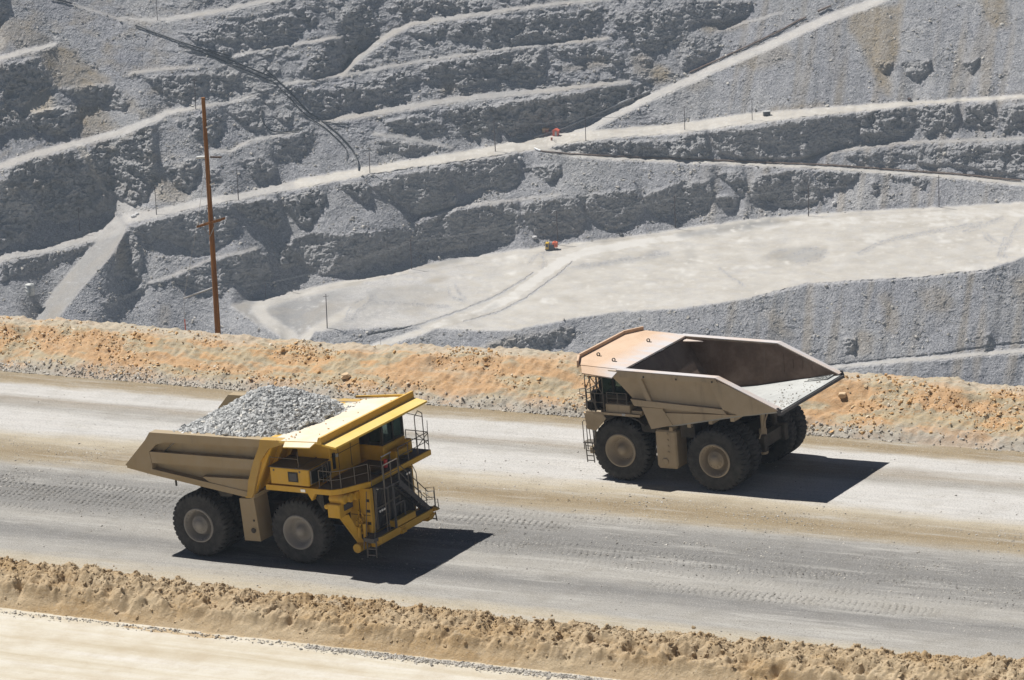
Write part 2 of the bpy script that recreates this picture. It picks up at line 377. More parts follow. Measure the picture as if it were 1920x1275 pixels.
# rock relief (metres, in and out of the face)
M = 1400/F                                        # metres per picture unit at the wall
mx, my = GX*M, GY*M
rk = np.clip(cliffm+.6*crag, 0, 1)*(1-flatt)
rub = (1-flatt)*(1-cliffm)
butt = ridged((mx+.25*my)/11+.6*noise(mx/14+3, my/12), my/30, 2)*np.clip(.55+1.2*fbm(mx/30+7, my/20, 2), 0, 1.3)
lump = 3.1*butt*(.55+.6*smo) + 2.4*fbm(mx/16, my/9, 3) + 1.3*ridged(mx/5.5+.3*noise(mx/9, my/9), my/11, 3)
blk, bid = worley(mx/1.5, my/1.1); blk2, bid2 = worley(mx/3.4+9, my/2.4)
disp_noise = 0
disp = rk*(lump*(1-.45*smo) + (1-.6*smo)*(1.5*(bid-.5)+1.5*(bid2-.5)+.5*noise(mx/1.1, my/.9)) + .35*noise(mx/.7, my/.7))
disp += rub*(.8*fbm(mx/14, my/10, 3) + .10*noise(mx/.9, my/.7) + .25*np.clip(noise(mx/2.2, my/1.7)-.25, 0, 1)*2)
rubz = np.clip(fbm(GX/50+9, GY/26, 4)*2.6-.25, 0, 1)   # bouldery patches
disp += rub*rubz*(.50*(bid-.5)+.22*noise(mx/.55, my/.5))+rub*.05*rng.normal(0, 1, GX.shape)
# gullies running down the dump slopes
gul = np.clip((GX-1250)/150, 0, 1)*rub
disp += gul*.35*noise((mx+.12*my)/3.2, my/40)
disp += flatt*(.05*noise(mx/1.2, my/.4)+.06*fbm(mx/5, my/1.5, 2))
disp -= .55*edgeB+.65*wind+.7*windB*(.4+np.clip(noise(GX/9, GY/9)+.3, 0, 1))
mound = np.exp(-(((GX-1233)/14)**2+((GY-473)/5)**2))+.6*np.exp(-(((GX-1215)/10)**2+((GY-478)/4)**2)); disp += -1.6*mound*floor
Rr_ = np.exp(Lr)*hor/hor.mean()*1.0
Rr_ = np.exp(Lr) - disp*1.0
TV = np.stack([CAMP[0]+DIR[...,0]/hor*Rr_, CAMP[1]+DIR[...,1]/hor*Rr_, CAMP[2]-T_*Rr_], -1)
def wall_at(px, py):
    """world point of the pit terrain seen at photograph position (px, py)"""
    i = int(round((px-PX[0])/STEP)); j = int(round((PY[0]-py)/1.5))
    return TV[np.clip(j,0,NVy-1), np.clip(i,0,NUx-1)].copy()
tan = np.zeros(GX.shape)
for fn, s, pts in [
 (R8,.8,[(920,80),(1080,40),(1220,20),(1200,200),(1210,330),(1160,400),(1180,560),(1120,500),(1060,400),(1000,260),(950,200)]),(R8,.7,[(1640,-60),(1800,-60),(1840,150),(1760,160),(1700,100)]),
 (R6,.7,[(220,300),(350,250),(500,370),(640,460),(480,480),(320,490)]),(R6,.5,[(70,90),(180,140),(300,240),(60,260),(40,180)]),
 (R6,.6,[(450,590),(540,580),(620,660),(640,740),(440,780)]),(R6,1,[(140,580),(240,500),(310,560),(280,620),(190,640)]),
 (R6,.8,[(870,1000),(920,980),(930,1030),(880,1040)]),(R6,.6,[(860,1050),(1000,1030),(1080,1120),(900,1150)]),(R6,.6,[(-200,300),(0,120),(60,200),(20,290)]),
 (R7,1,[(1750,400),(1800,360),(1850,400),(1840,450),(1760,470)]),(R7,.7,[(570,460),(640,470),(640,530),(560,530)]),(R7,.6,[(1200,390),(1480,320),(1500,370),(1240,400)]),
 (R7,.45,[(1620,310),(1740,290),(1760,430),(1640,420)]),(R8,.7,[(100,150),(350,110),(380,150),(130,180)]),(R8,.4,[(0,480),(100,440),(180,460),(60,520)]),
 (R8,.4,[(300,350),(560,230),(640,320),(420,400)]),(R8,.6,[(480,610),(810,575),(800,605),(500,640)]),(R8,.6,[(1730,560),(1930,520),(2100,520),(1930,560),(1760,580)]),
 (B3,.5,[(1100,760),(1150,740),(1220,900),(1200,1000),(1150,960)]),(B3,.4,[(1320,740),(1440,700),(1540,800),(1500,860),(1360,840)]),(B3,.5,[(980,960),(1070,960),(1070,1090),(940,1100)]),
 (B3,.4,[(440,860),(520,840),(640,1000),(560,1000)]),(B3,.5,[(1850,660),(2000,640),(2000,760),(1870,760)]),
 (B2,.45,[(740,1085),(860,1015),(1130,972),(1310,935),(1290,960),(1000,1010),(860,1080)]),
 (B1,.35,[(890,820),(960,800),(960,960),(900,960)]),(B1,.6,[(650,500),(700,440),(720,560),(660,640)]),
]:
    sl_, ins = poly_mask(fn(pts), wx+4*noise(GX/14+5, GY/14), wy+5*noise(GX/12, GY/14+8), 14); tan[sl_] = np.where(ins, np.maximum(tan[sl_], s), tan[sl_])
tan = blur(tan, 3)*(1-flatt)
# tan streaks running down the right-hand dump slopes
tan = np.clip(tan+.55*np.clip((420-GX)/150, 0, 1)*np.clip((420-GY)/80, 0, 1)*np.clip(fbm(GX/45+2, GY/28, 3)*2, 0, 1)*(1-flatt)+gul*.5*np.clip(noise((mx+.15*my)/4, my/45)*2-.2, 0, 1), 0, 1)
for s, pts in ((.45,R6([(70,600),(150,560),(230,500),(310,560),(430,600),(300,620),(180,640)])),(.5,R6([(-200,120),(0,150),(30,230),(0,300),(-200,330)])),(.4,R6([(350,1000),(440,1010),(450,1100),(380,1110)])),(.4,B1([(-60,100),(60,130),(120,260),(190,240),(180,320),(60,330),(0,300)])),(1.0,R6([(425,815),(480,825),(560,1000),(605,1085),(570,1070),(500,950),(455,880)])),(.5,R6([(600,1085),(700,1130),(800,1160),(900,1195),(760,1215),(610,1205)])),(.35,B1([(610,190),(760,250),(640,290)])),(.35,R6([(760,1150),(900,1050),(1070,1090),(1060,1130),(900,1150)])),
               (.3,B2([(660,160),(870,140),(1000,130),(900,230),(640,290),(560,300)])),(.3,B3([(90,310),(170,205),(250,270),(310,275),(380,260),(520,270),(640,300),(100,330)])),(.3,B3([(790,240),(880,160),(1000,110),(1060,190),(1300,120),(1400,220),(900,290)])),(.25,B1([(870,430),(1020,490),(1120,540),(1000,600),(820,680)]))):
    sl_, ins = poly_mask(pts, wx, wy, 10); dust[sl_] = np.where(ins, np.maximum(dust[sl_], s), dust[sl_])  # pale patches; the one on the far-left cliff paints in a sunlit face
dust = blur(dust, 1)
scr = np.clip(fbm((GX+2.2*GY)/40, (GY-.1*GX)/5, 4)*2.4, -1, 1)      # scraped, streaky floor
dust = np.clip(dust*(1+.16*scr*(floor > 0))+.10*track*floor+.05*curve, 0, 1.2)
tyre = np.zeros(GX.shape)
for pts in (B2([(1050,585),(1075,545),(1130,522),(1170,518)]),B2([(1125,540),(1142,560),(1140,585),(1110,600)]),B2([(20,900),(40,840),(100,790),(190,760)]),B2([(60,900),(90,840),(150,800),(190,770)]),B2([(150,790),(350,805),(600,820)]),
            B2([(1290,605),(1400,590),(1480,580),(1620,560),(1700,545),(1840,520)]),B2([(1340,590),(1480,572),(1640,545)]),B2([(600,720),(610,760),(680,790)]),B2([(640,700),(660,750),(700,780)]),
            B3([(980,525),(1080,470),(1200,435),(1400,400),(1680,350)]),B3([(1690,410),(1700,440),(1740,470)]),B3([(1715,410),(1730,440),(1770,460)]),B3([(1775,545),(1785,500),(1810,430)]),B3([(1810,545),(1815,500),(1845,430)]),
            B3([(460,545),(520,515),(580,500)]),B3([(600,535),(680,505),(760,490)]),B3([(640,575),(720,545),(800,500)]),B3([(660,580),(760,555),(810,510)]),B3([(200,605),(260,650),(340,700)]),B3([(1580,400),(1700,360),(1800,320)]),B3([(1840,420),(1880,360),(1920,320)])):
    line_mask([(x, y, 1.7) for x, y in pts], wxs, wys, tyre, 1, 2.2); line_mask([(x+4, y+3.4, 1.3) for x, y in pts], wxs, wys, tyre, .8, 2.0)
tyre *= (floor > 0)*np.clip(.7+1.2*noise(GX/4, GY/4), 0, 1.2)
disp_t = tyre
pw = fbm(GX/26+3, (GY-.12*GX)/7, 4)
dust = np.where(floor > 0, dust*(.42+.58*np.clip((GX-600)/420, 0, 1)**.7)*np.clip(.86+.30*np.clip(pw, -.5, .5)+.45*np.clip(fbm(GX/15, GY/3.2, 3)-.12, 0, 1)*(1+np.clip(fbm(GX/120, GY/30, 2), -1, 1))+.10*fbm(GX/70, GY/16, 3), .4, 1.3)+.34*curve*np.clip((900-GX)/200, 0, 1)+np.where(GX < 1300, .30, .12)*track, dust*(.86+.35*fbm(GX/22, GY/5, 3)+.28*noise(GX/5, GY/2.2)))
dust = dust*(1-.75*np.clip(wind+.7*windB+.6*mound, 0, 1))*(1-.75*np.clip(tyre, 0, 1))
white = np.clip((fbm(GX/15, GY/3.2, 4)-.20)*5, 0, 1)*np.clip(.15+2.2*fbm(GX/110+2, GY/24, 2), 0, 1)
for pts in (B3([(1000,475),(1060,418),(1200,412),(1190,430),(1080,470)]),B3([(1330,385),(1480,345),(1640,325),(1600,350),(1440,375)]),B3([(250,462),(330,440),(480,428),(420,455)]),B3([(1380,455),(1640,436),(1600,462),(1420,470)]),B3([(240,612),(400,590),(560,600),(380,618)]),B3([(1755,505),(1940,485),(1940,530),(1820,525)]),
            B2([(770,575),(900,540),(1060,522),(1000,548),(860,570)]),B2([(1060,805),(1130,780),(1220,785),(1190,810)]),B2([(1670,720),(1720,690),(1810,690),(1760,725)]),B2([(880,650),(1000,620),(980,645)]),B2([(1840,620),(1980,600),(1980,640)]),B2([(600,660),(780,640),(720,668)]),B3([(0,620),(90,615),(60,660),(0,665)]),B3([(1500,610),(1700,590),(1720,612),(1540,640)])):
    sl_, ins = poly_mask(pts, wx, wy, 8); white[sl_] = np.where(ins, np.maximum(white[sl_], .75*np.clip(.45+2.4*fbm(GX/22+4, GY/4.5, 4)[sl_], 0, 1)), white[sl_])
tint = np.zeros(GX.shape)
for s, pts in ((.9,B3([(-60,420),(250,365),(480,332),(700,322),(600,350),(350,395),(0,440)])),(.8,B2([(1380,450),(1560,425),(1640,440),(1500,470)])),(1,B2([(395,612),(520,580),(690,548),(700,562),(560,598),(430,618)])),(.6,B3([(430,550),(560,495),(820,485),(780,570),(640,585)])),
               (.7,B2([(470,690),(520,655),(610,660),(560,690)])),(.45,B2([(60,800),(200,720),(480,690),(640,760),(420,860),(120,900)])),(.5,B2([(1280,610),(1480,570),(1850,515),(1860,540),(1500,600)])),(.55,B3([(1330,690),(1700,640),(1900,560),(1900,600),(1700,670)])),(.4,B3([(0,500),(60,490),(90,560),(20,580)])),(.5,B2([(560,905),(760,860),(900,800),(860,850),(640,920)]))):
    sl_, ins = poly_mask(pts, wx, wy, 8); tint[sl_] = np.where(ins, np.maximum(tint[sl_], s), tint[sl_])
tint = np.clip(tint+.5*np.clip(fbm(GX/40+11, GY/7, 4)*2-.1, 0, 1), 0, 1)
tint = np.maximum(np.maximum(tint, .8*np.clip(tyre, 0, 1)*(floor > 0))*floor, .8*np.clip(wind+.5*edgeB*flat, 0, 1)); tint = np.maximum(tint, np.clip((700-GX)/90, 0, 1)*floor*.85*(1-np.clip(curve*1.3, 0, 1)))
tint = np.maximum(tint, np.clip(flat*(1-floor)*np.clip((.62-dust)*2.2, 0, .8), 0, 1))
masks = np.stack([dust, cliffm, tan, np.clip(.5+(.5*blur(white*floor, 1)-.42*blur(tint, 1.5)*(1-white)), 0, 1)], -1)

m, nt, b = newmat('pit_rock'); n = N(nt)
at = n.attr('masks'); fa = at.outputs['Alpha']; mc = n.sepc(at.outputs['Color'])
co = n.obj()
n1 = n.noise(co, .035, 6, .65); n2 = n.noise(co, .45, 5, .7); n3 = n.noise(co, 1.6, 3, .7)
base = n.ramp(n1, [(.3, (.335,.332,.355)), (.5, (.405,.40,.408)), (.7, (.455,.444,.432))])
base = n.mix(n.rng(n2, .40, .70, 0, .62), base, (.215,.218,.235))
rg = n.attr('rough').outputs['Fac']
cell = n.sepc(n.vor(co, 1.15, 'F1', 'Color'))[0]; cell2 = n.sepc(n.vor(co, 2.9, 'F1', 'Color'))[1]
base = n.mix(n.math('MULTIPLY', rg, .85), base, n.mix(n.rng(cell, 0, 1), n.mix(1, base, (.58,.59,.61), 'MULTIPLY'), n.mix(1, base, (1.36,1.35,1.33), 'MULTIPLY')))
base = n.mix(.72, base, n.mix(n.rng(cell2, 0, 1), n.mix(1, base, (.62,.62,.64), 'MULTIPLY'), n.mix(1, base, (1.33,1.33,1.32), 'MULTIPLY')))
base = n.mix(n.rng(n3, .56, .68, 0, .6), base, (.60,.60,.60))
base = n.mix(n.rng(n.noise(co, 2.6, 3, .75), .57, .70, 0, .45), base, (.17,.17,.18))
cl = n.ramp(n2, [(.3, (.27,.258,.25)), (.5, (.38,.37,.36)), (.66, (.54,.53,.52))])
strk = n.noise(n.scale(co, (.22,.22,.035)), 1, 5, .65)
cl = n.mix(n.rng(strk, .54, .68, 0, .6), cl, (.52,.505,.475))
base = n.mix(n.math('MULTIPLY', mc[1], .68), base, cl)
base = n.mix(n.math('MULTIPLY', mc[2], n.rng(n2, .3, .6, .62, 1)), base, n.ramp(n3, [(.3, (.26,.205,.135)), (.7, (.42,.35,.25))]))
du = n.ramp(n.noise(co, .12, 5, .65), [(.3, (.37,.34,.295)), (.5, (.43,.40,.355)), (.7, (.475,.45,.41))])
base = n.mix(n.math('POWER', n.rng(mc[0], 0, .85, 0, 1), 1.35), base, du)
base = n.mix(n.rng(mc[0], .88, 1.12, 0, .8), base, (.52,.50,.47))
base = n.mix(n.rng(fa, .52, .9, 0, .9), base, (.58,.56,.525)); base = n.mix(n.rng(fa, .48, .1, 0, .85), base, n.mix(n.rng(n1, .4, .6), (.285,.25,.20), (.225,.22,.215)))
nt.links.new(base, b.inputs['Base Color']); b.inputs['Roughness'].default_value = .95; b.inputs['Specular IOR Level'].default_value = .15
hh = n.math('ADD', n.math('MULTIPLY', n.noise(co, 1.1, 5, .75), 1.0), n.math('MULTIPLY', n.noise(co, 3.2, 3, .7), .6))
bs = n.bump(hh, .9, .8); 
nt.nodes[-1].inputs['Strength'].default_value = .75
n.put(nt.nodes[-1].inputs['Strength'], n.rng(mc[0], 0, .6, .95, .12))
nt.links.new(bs, b.inputs['Normal'])
MAT_PIT = m
pit = npmesh('pit_wall', TV.reshape(-1,3), gridfaces(NUx, NVy), MAT_PIT, smooth=False)
vcol(pit, 'masks', masks.reshape(-1,4))
rgh = np.clip(.30+.8*rubz+.8*crag+.6*cliffm, 0, 1)*(1-.8*flatt); vcol(pit, 'rough', np.stack([rgh]*4, -1).reshape(-1,4))
tag(pit, 'terraced grey pit wall and pale pit floor across the valley', 'terrain', kind='structure')

# the wall carries on to both sides and rises further up, in coarser relief
rows_ = np.arange(0, NVy, 5)
for side, label in ((0, 'grey terraced hills continuing left of the pit wall'), (-1, 'grey terraced hills continuing right of the pit wall')):
    colP = TV[rows_, side]-CAMP; mk = masks[rows_, side]
    kk = np.arange(0, 46); sg = 1 if side == 0 else -1
    th = sg*rad(.75)*kk
    X = colP[:,None,0]*np.cos(th)-colP[:,None,1]*np.sin(th); Y = colP[:,None,0]*np.sin(th)+colP[:,None,1]*np.cos(th); Z = np.repeat(colP[:,None,2], len(kk), 1)
    nz = 1+.012*np.clip(kk/4, 0, 1)[None,:]*fbm(kk[None,:]/5.0+Z*0, np.arange(len(rows_))[:,None]/14.0+Z*0+side*9, 4)
    V = np.stack([X*nz, Y*nz, Z*nz], -1)+CAMP
    o = npmesh('hills', V.reshape(-1,3), gridfaces(len(kk), len(rows_)), MAT_PIT)
    vcol(o, 'rough', np.full((V.shape[0]*V.shape[1],4), .6)); vcol(o, 'masks', np.repeat(mk[:,None], len(kk), 1).reshape(-1,4)); tag(o, label, 'hills', kind='structure')
cs = np.arange(0, NUx, 8); top = TV[-1, cs]; out = top-CAMP; out[:,2] = 0; out /= np.linalg.norm(out, axis=1)[:,None]
kk = np.arange(0, 40)
V = top[None]+out[None]*(kk[:,None,None]*6.0)+np.array([0,0,1])*(kk[:,None,None]*4.4+4*np.clip(kk[:,None,None]/3, 0, 1)*fbm(cs[None,:]/60.0+kk[:,None]*0, kk[:,None]/5.0+cs[None,:]*0, 4)[...,None])
o = npmesh('hills', V.reshape(-1,3), gridfaces(len(cs), len(kk)), MAT_PIT)
vcol(o, 'rough', np.full((V.shape[0]*V.shape[1],4), .6)); vcol(o, 'masks', np.tile([.05,.1,.1,.5], (V.shape[0]*V.shape[1], 1))); tag(o, 'grey rubble hills rising above the top of the pit wall', 'hills', kind='structure')
# ------------------------------------------------------------------ haul road, berms, lower road (local frame: x along, y across, z up)
def interp(x, pts):
    p = np.array(pts, float); return np.interp(x, p[:,0], p[:,1])
def stones(name, n, place, size, mat, seed=1, flat=.7, squash=None):
    """n angular stones as ONE countless scatter; place(r) -> (x, y, z) arrays; size(r, n) -> radii"""
    r = np.random.default_rng(seed)
    t = (1+5**.5)/2
    v = np.array([(-1,t,0),(1,t,0),(-1,-t,0),(1,-t,0),(0,-1,t),(0,1,t),(0,-1,-t),(0,1,-t),(t,0,-1),(t,0,1),(-t,0,-1),(-t,0,1)])/1.9
    f = np.array([(0,11,5),(0,5,1),(0,1,7),(0,7,10),(0,10,11),(1,5,9),(5,11,4),(11,10,2),(10,7,6),(7,1,8),(3,9,4),(3,4,2),(3,2,6),(3,6,8),(3,8,9),(4,9,5),(2,4,11),(6,2,10),(8,6,7),(9,8,1)])
    x, y, z = place(r); n = len(x); rad_ = size(r, n)
    V = v[None]*(1+.38*r.uniform(-1,1,(n,12,1)))
    V = V*(np.stack([r.uniform(.7,1.35,n), r.uniform(.6,1.1,n), r.uniform(.4,.95,n)*flat/.7], -1)[:,None,:])
    a = r.uniform(0,2*math.pi,n); b_ = r.normal(0,.5,n)
    ca, sa, cb, sb = np.cos(a), np.sin(a), np.cos(b_), np.sin(b_)
    X = V[...,0]*cb[:,None]-V[...,2]*sb[:,None]; Z = V[...,0]*sb[:,None]+V[...,2]*cb[:,None]; Y = V[...,1]
    V = np.stack([X*ca[:,None]-Y*sa[:,None], X*sa[:,None]+Y*ca[:,None], Z], -1)*rad_[:,None,None]
    V += np.stack([x, y, z], -1)[:,None,:]
    Fc = (f[None]+12*np.arange(n)[:,None,None]).reshape(-1,3)
    o = npmesh(name, V.reshape(-1,3), Fc, mat)
    c = np.repeat(r.random(n), 12); c2 = np.repeat(r.random(n), 12)
    vcol(o, 'masks', np.stack([c, c2, c, np.ones_like(c)], -1))
    return o

U0, U1 = -75, 105
def road_h(u, v):
    """gentle wheel ruts and crown of the travelled surface"""
    h = .05*fbm(u/30, v/2.2, 3)+.018*fbm(u/2.5, v/.9, 3)
    return h
# ---- haul road sheet
du, dv = .085, .075
uu = np.concatenate([np.arange(U0,-36,.13), np.arange(-36,-3,.045), np.arange(-3,7,.10), np.arange(7,50,.045), np.arange(50,U1,.13)]); vv = np.arange(-9.6, 27.2, .08)
GU, GV = np.meshgrid(uu, vv)
H = road_h(GU, GV)
# pressed tyre prints: chevron lug marks along the wheel paths
def prints(u, v, vc, hw, slope_, u0, u1, amp, seed, per=.40):
    amp = amp*1.75
    w_ = v-(vc+slope_*(u-u0)); a = np.abs(w_)/hw
    ph = u/per+.55*np.sign(w_)*a+.35*noise(u*.0+seed, v/.5)+.25*noise(u/2.5, v/.8+seed)
    tick = np.clip(1.6-1.6*np.abs((ph % 1)-.5)/.17, 0, 1)
    row = (np.abs((a*2.6) % 1-.5) < .33)
    env = (a < 1)*np.clip((u-u0)/3, 0, 1)*np.clip((u1-u)/3, 0, 1)*np.clip(.7+2.2*fbm(u/4+seed, v/.9, 3), 0, 1.25)
    return -amp*tick*row*env
H += prints(GU, GV, 5.3, 1.0, 0.0, -40, -6.5, .085, 3)+prints(GU, GV, 3.4, 1.1, -.0, -40, -6.5, .075, 8)+prints(GU, GV, 1.2, .55, 0.0, -40, -12, .06, 4)
H += prints(GU, GV, 6.6, .9, -.01, 9, 18, .085, 5)+prints(GU, GV, 2.6, .45, 0, 10, 38, .045, 6)+prints(GU, GV, 1.0, .6, -.005, 18, 60, .022, 7)+prints(GU, GV, 3.6, .5, 0, 14, 45, .035, 9)
H += prints(GU, GV, 8.2, .5, 0, 8, 24, .03, 12)+prints(GU, GV, -1.2, .8, .0, 26, 45, .05, 15)
clod = np.clip(fbm(GU/7+3, GV/.8, 3)*2.2, 0, 1)*np.exp(-((GV-4.0)/4.5)**2)+.8*np.clip(fbm(GU/6, GV/.9+9, 3)*2, 0, 1)*np.exp(-((GV-11.3)/1.8)**2)
H += .20*np.clip(noise(GU/.24, GV/.22)-.40, 0, 1)*2*clod+.03*clod*noise(GU/.5, GV/.35)
m, nt, b = newmat('road_dust'); n = N(nt)
co = n.obj(); xyz = n.sep(co)
wv = n.math('ADD', xyz[1], n.math('MULTIPLY', n.math('SUBTRACT', n.noise(n.scale(co, (.035,.22,0)), 1, 5, .62), .5), 4.2))
wv = n.math('ADD', wv, n.math('MULTIPLY', n.math('SUBTRACT', n.noise(n.scale(co, (.35,1.2,0)), 1, 4, .7), .5), 1.4))
f_ = n.rng(wv, -10, 28)
def P_(v): return (v+10)/38
WH, CR, TN, GY_, DG, LG, TB = (.52,.505,.485), (.45,.395,.305), (.33,.275,.195), (.255,.247,.235), (.205,.20,.193), (.345,.33,.305), (.27,.21,.13)
base = n.ramp(f_, [(P_(-9.5),CR),(P_(-7.6),CR),(P_(-6.0),LG),(P_(-4.8),LG),(P_(-3.4),GY_),(P_(-2.2),DG),(P_(-.6),LG),(P_(.4),LG),(P_(1.6),GY_),(P_(3.0),DG),(P_(5.0),DG),(P_(7.0),GY_),(P_(8.2),LG),
                   (P_(9.4),TN),(P_(10.8),TB),(P_(12.2),TN),(P_(13.6),CR),(P_(15.2),WH),(P_(18.2),WH),(P_(19.4),LG),(P_(20.6),(.33,.295,.25)),(P_(21.8),WH),(P_(23.6),WH),(P_(24.6),TN),(P_(25.6),TB),(P_(27),TN)][:32])
st = n.noise(n.scale(co, (.16,2.6,0)), 1, 6, .65)
base = n.mix(n.rng(st, .3, .7, .0, .55), n.mix(1, base, (.80,.80,.80), 'MULTIPLY'), n.mix(1, base, (1.1,1.09,1.06), 'MULTIPLY'))
pat = n.noise(co, .5, 6, .7)
base = n.mix(n.rng(pat, .48, .70, 0, .5), base, n.mix(1, base, (.72,.70,.66), 'MULTIPLY'))
lite = n.noise(n.scale(co, (.09,.8,0), (40,3,0)), 1, 5, .7)
base = n.mix(n.rng(lite, .53, .68, 0, .55), base, (.44,.425,.395))
gr = n.noise(co, 9, 3, .8)
base = n.mix(n.rng(gr, .53, .68, 0, .7), base, (.115,.107,.098))
base = n.mix(n.rng(n.noise(co, 12, 2, .7), .57, .7, 0, .65), base, (.50,.475,.435))
nt.links.new(base, b.inputs['Base Color']); b.inputs['Roughness'].default_value = .95; b.inputs['Specular IOR Level'].default_value = .12
nt.links.new(n.bump(n.math('ADD', n.noise(co, 7, 5, .75), n.math('MULTIPLY', n.noise(n.scale(co, (1,3,1)), 2, 4, .7), .9)), .55, .06), b.inputs['Normal'])
MAT_ROAD = m
o = npmesh('haul_road', np.stack([GU, GV, H], -1).reshape(-1,3), gridfaces(len(uu), len(vv)), MAT_ROAD, smooth=True, matrix=ROAD_M)
tag(o, 'wide dusty haul road with pale and grey wheel bands', 'road', kind='structure')

# ---- earth material for the berms
def earth(name, cols, grey_top=None):
    m, nt, b = newmat(name); n = N(nt); co = n.obj()
    big = n.noise(n.scale(co, (.16,.5,.5)), 1, 5, .6); mid = n.noise(co, 1.3, 5, .7); fin = n.noise(co, 8, 3, .8)
    base = n.ramp(big, cols)
    base = n.mix(n.rng(mid, .35, .7, 0, .5), base, n.mix(1, base, (.70,.66,.60), 'MULTIPLY'))
    base = n.mix(n.rng(fin, .56, .72, 0, .55), base, (.56,.50,.41))
    base = n.mix(n.rng(n.noise(co, 11, 2, .8), .58, .74, 0, .5), base, (.15,.11,.075))
    if grey_top is not None:
        xyz = n.sep(co)
        gm = n.math('MULTIPLY', n.rng(n.math('ADD', xyz[1], n.math('MULTIPLY', n.math('SUBTRACT', mid, .5), 1.4)), grey_top[0], grey_top[1], 0, 1), n.rng(n.noise(n.scale(co, (.09,0,0)), 1, 2), .34, .5))
        base = n.mix(n.math('MULTIPLY', gm, .8), base, n.mix(fin, (.34,.29,.22), (.52,.47,.39)))
        gt = n.math('MULTIPLY', n.rng(n.math('ADD', xyz[1], n.math('MULTIPLY', n.math('SUBTRACT', mid, .5), 1.6)), 27.6, 26.5, 0, 1), n.rng(big, .25, .5, .4, 1))
        base = n.mix(n.math('MULTIPLY', gt, .85), base, n.mix(fin, (.27,.25,.22), (.5,.47,.42)))
    nt.links.new(base, b.inputs['Base Color']); b.inputs['Roughness'].default_value = .97; b.inputs['Specular IOR Level'].default_value = .1
    nt.links.new(n.bump(n.math('ADD', n.noise(co, 5, 5, .75), n.math('MULTIPLY', fin, .5)), .8, .10), b.inputs['Normal'])
    return m
MAT_ORANGE = earth('orange_gravel', [(.30,(.47,.37,.26)),(.40,(.51,.325,.18)),(.47,(.50,.34,.20)),(.52,(.42,.365,.265)),(.56,(.44,.36,.24)),(.61,(.52,.325,.17)),(.70,(.50,.38,.25))], (29.8, 30.6))
MAT_TAN = earth('tan_earth', [(.3,(.48,.385,.26)),(.5,(.45,.345,.22)),(.62,(.41,.29,.16)),(.75,(.51,.425,.31))])
# ---- far berm
crest = [(-90,2.2),(-40,2.15),(-31,2.16),(-26,1.95),(-22.7,1.85),(-14.4,1.83),(-6.4,2.16),(0,2.36),(3.7,2.2),(23,2.3),(28.7,2.36),(34.5,2.23),(110,2.3)]
uu = np.arange(U0, U1, .11); vv = np.arange(26.0, 37.5, .085)
GU, GV = np.meshgrid(uu, vv)
hc = interp(GU, crest)
toe = 26.35+.35*fbm(GU/9, GU*0, 3)+.12*noise(GU/1.1, GU*0+4)
lip = 29.9+.5*fbm(GU/7+5, GU*0, 3)                       # top edge of the front bank
t_ = np.clip((GV-toe)/(lip-toe), 0, 1)
prof = t_**.92*(1-.06*np.sin(t_*3.14))
back = np.clip((GV-31.6)/3.4, 0, 1)
H = hc*prof-(back**1.2)*(hc+.9)
H += np.where(t_ >= 1, .10*np.clip((GV-lip)/1.2, 0, 1)+.10*fbm(GU/1.8, GV/1.8, 3), 0)
face = np.clip(t_*8, 0, 1)*np.clip((1-back)*4, 0, 1)
gl = ridged((GU+.25*GV)/1.6, GV/6+7, 3)
slump = np.clip(fbm(GU/3.2, GV/2.0+3, 3)*2, -1, 1)
up = np.clip((t_-.55)/.35, 0, 1)*(t_ < 1.0)
H += face*(.11*gl*(.4+up)+.14*slump+.08*noise(GU/.45, GV/.45)+.05*noise(GU/.2, GV/.2))
scoop = np.clip(noise(GU/3.0+9, GU*0+2)*1.6-.1, 0, 1)*np.exp(-((t_-.86)/.14)**2)   # small collapses just below the rim
H -= .55*scoop*face
bk, bid = worley(GU/.55, GV/.5); H += face*.13*np.clip(.45-bk, 0, 1)*(bid > .45)*2
o = npmesh('gravel_berm', np.stack([GU, GV, H-.02], -1).reshape(-1,3), gridfaces(len(uu), len(vv)), MAT_ORANGE, smooth=True, matrix=ROAD_M)
tag(o, 'orange and tan gravel safety berm along the far edge of the haul road', 'berm', kind='structure')
FB = (uu, vv, H)
def berm_z(u, v):
    uu, vv, H = FB
    i = np.clip(((u-uu[0])/.11).astype(int), 0, len(uu)-1); j = np.clip(((v-vv[0])/.085).astype(int), 0, len(vv)-1)
    return H[j, i]
# ---- near berm
ncrest = [(-90,.95),(-9,.95),(-5,.85),(-.7,.82),(2.8,.66),(8.6,.62),(13.4,.66),(19.6,.74),(24.3,.6),(29.6,.74),(34,.7),(39,.76),(45,1.05),(49.6,1.25),(52.6,1.4),(110,1.3)]
uu2 = np.arange(-40, 75, .062); vv2 = np.arange(-15.2, -8.4, .05)
GU, GV = np.meshgrid(uu2, vv2)
hc = interp(GU, ncrest)
roadside = -9.15+.22*fbm(GU/3, GU*0, 3)+.1*noise(GU/.5, GU*0)
crl = -10.35+.28*fbm(GU/4+3, GU*0, 3)
toe2 = -13.15+.25*fbm(GU/5+8, GU*0, 3)
LOW = -.8
t1 = np.clip((roadside-GV)/(roadside-crl), 0, 1)            # rise from the road
t2 = np.clip((crl-GV)/(crl-toe2), 0, 1)                      # fall to the lower road
s1 = t1*t1*(3-2*t1)
H = hc*s1
H = np.where(t2 > 0, hc+(LOW-hc)*(np.where(t2 < .68, .42*(t2/.68)**1.25, .42+.58*np.clip((t2-.68)/.26, 0, 1)**.75)), H)
fc = np.clip(t1*3, 0, 1)*np.clip((1-t2)*5, 0, 1)
lum = ridged(GU/1.5, GV/1.1, 3); cl = worley(GU/.8+.25*noise(GU/.4, GV/.4), GV/.6)
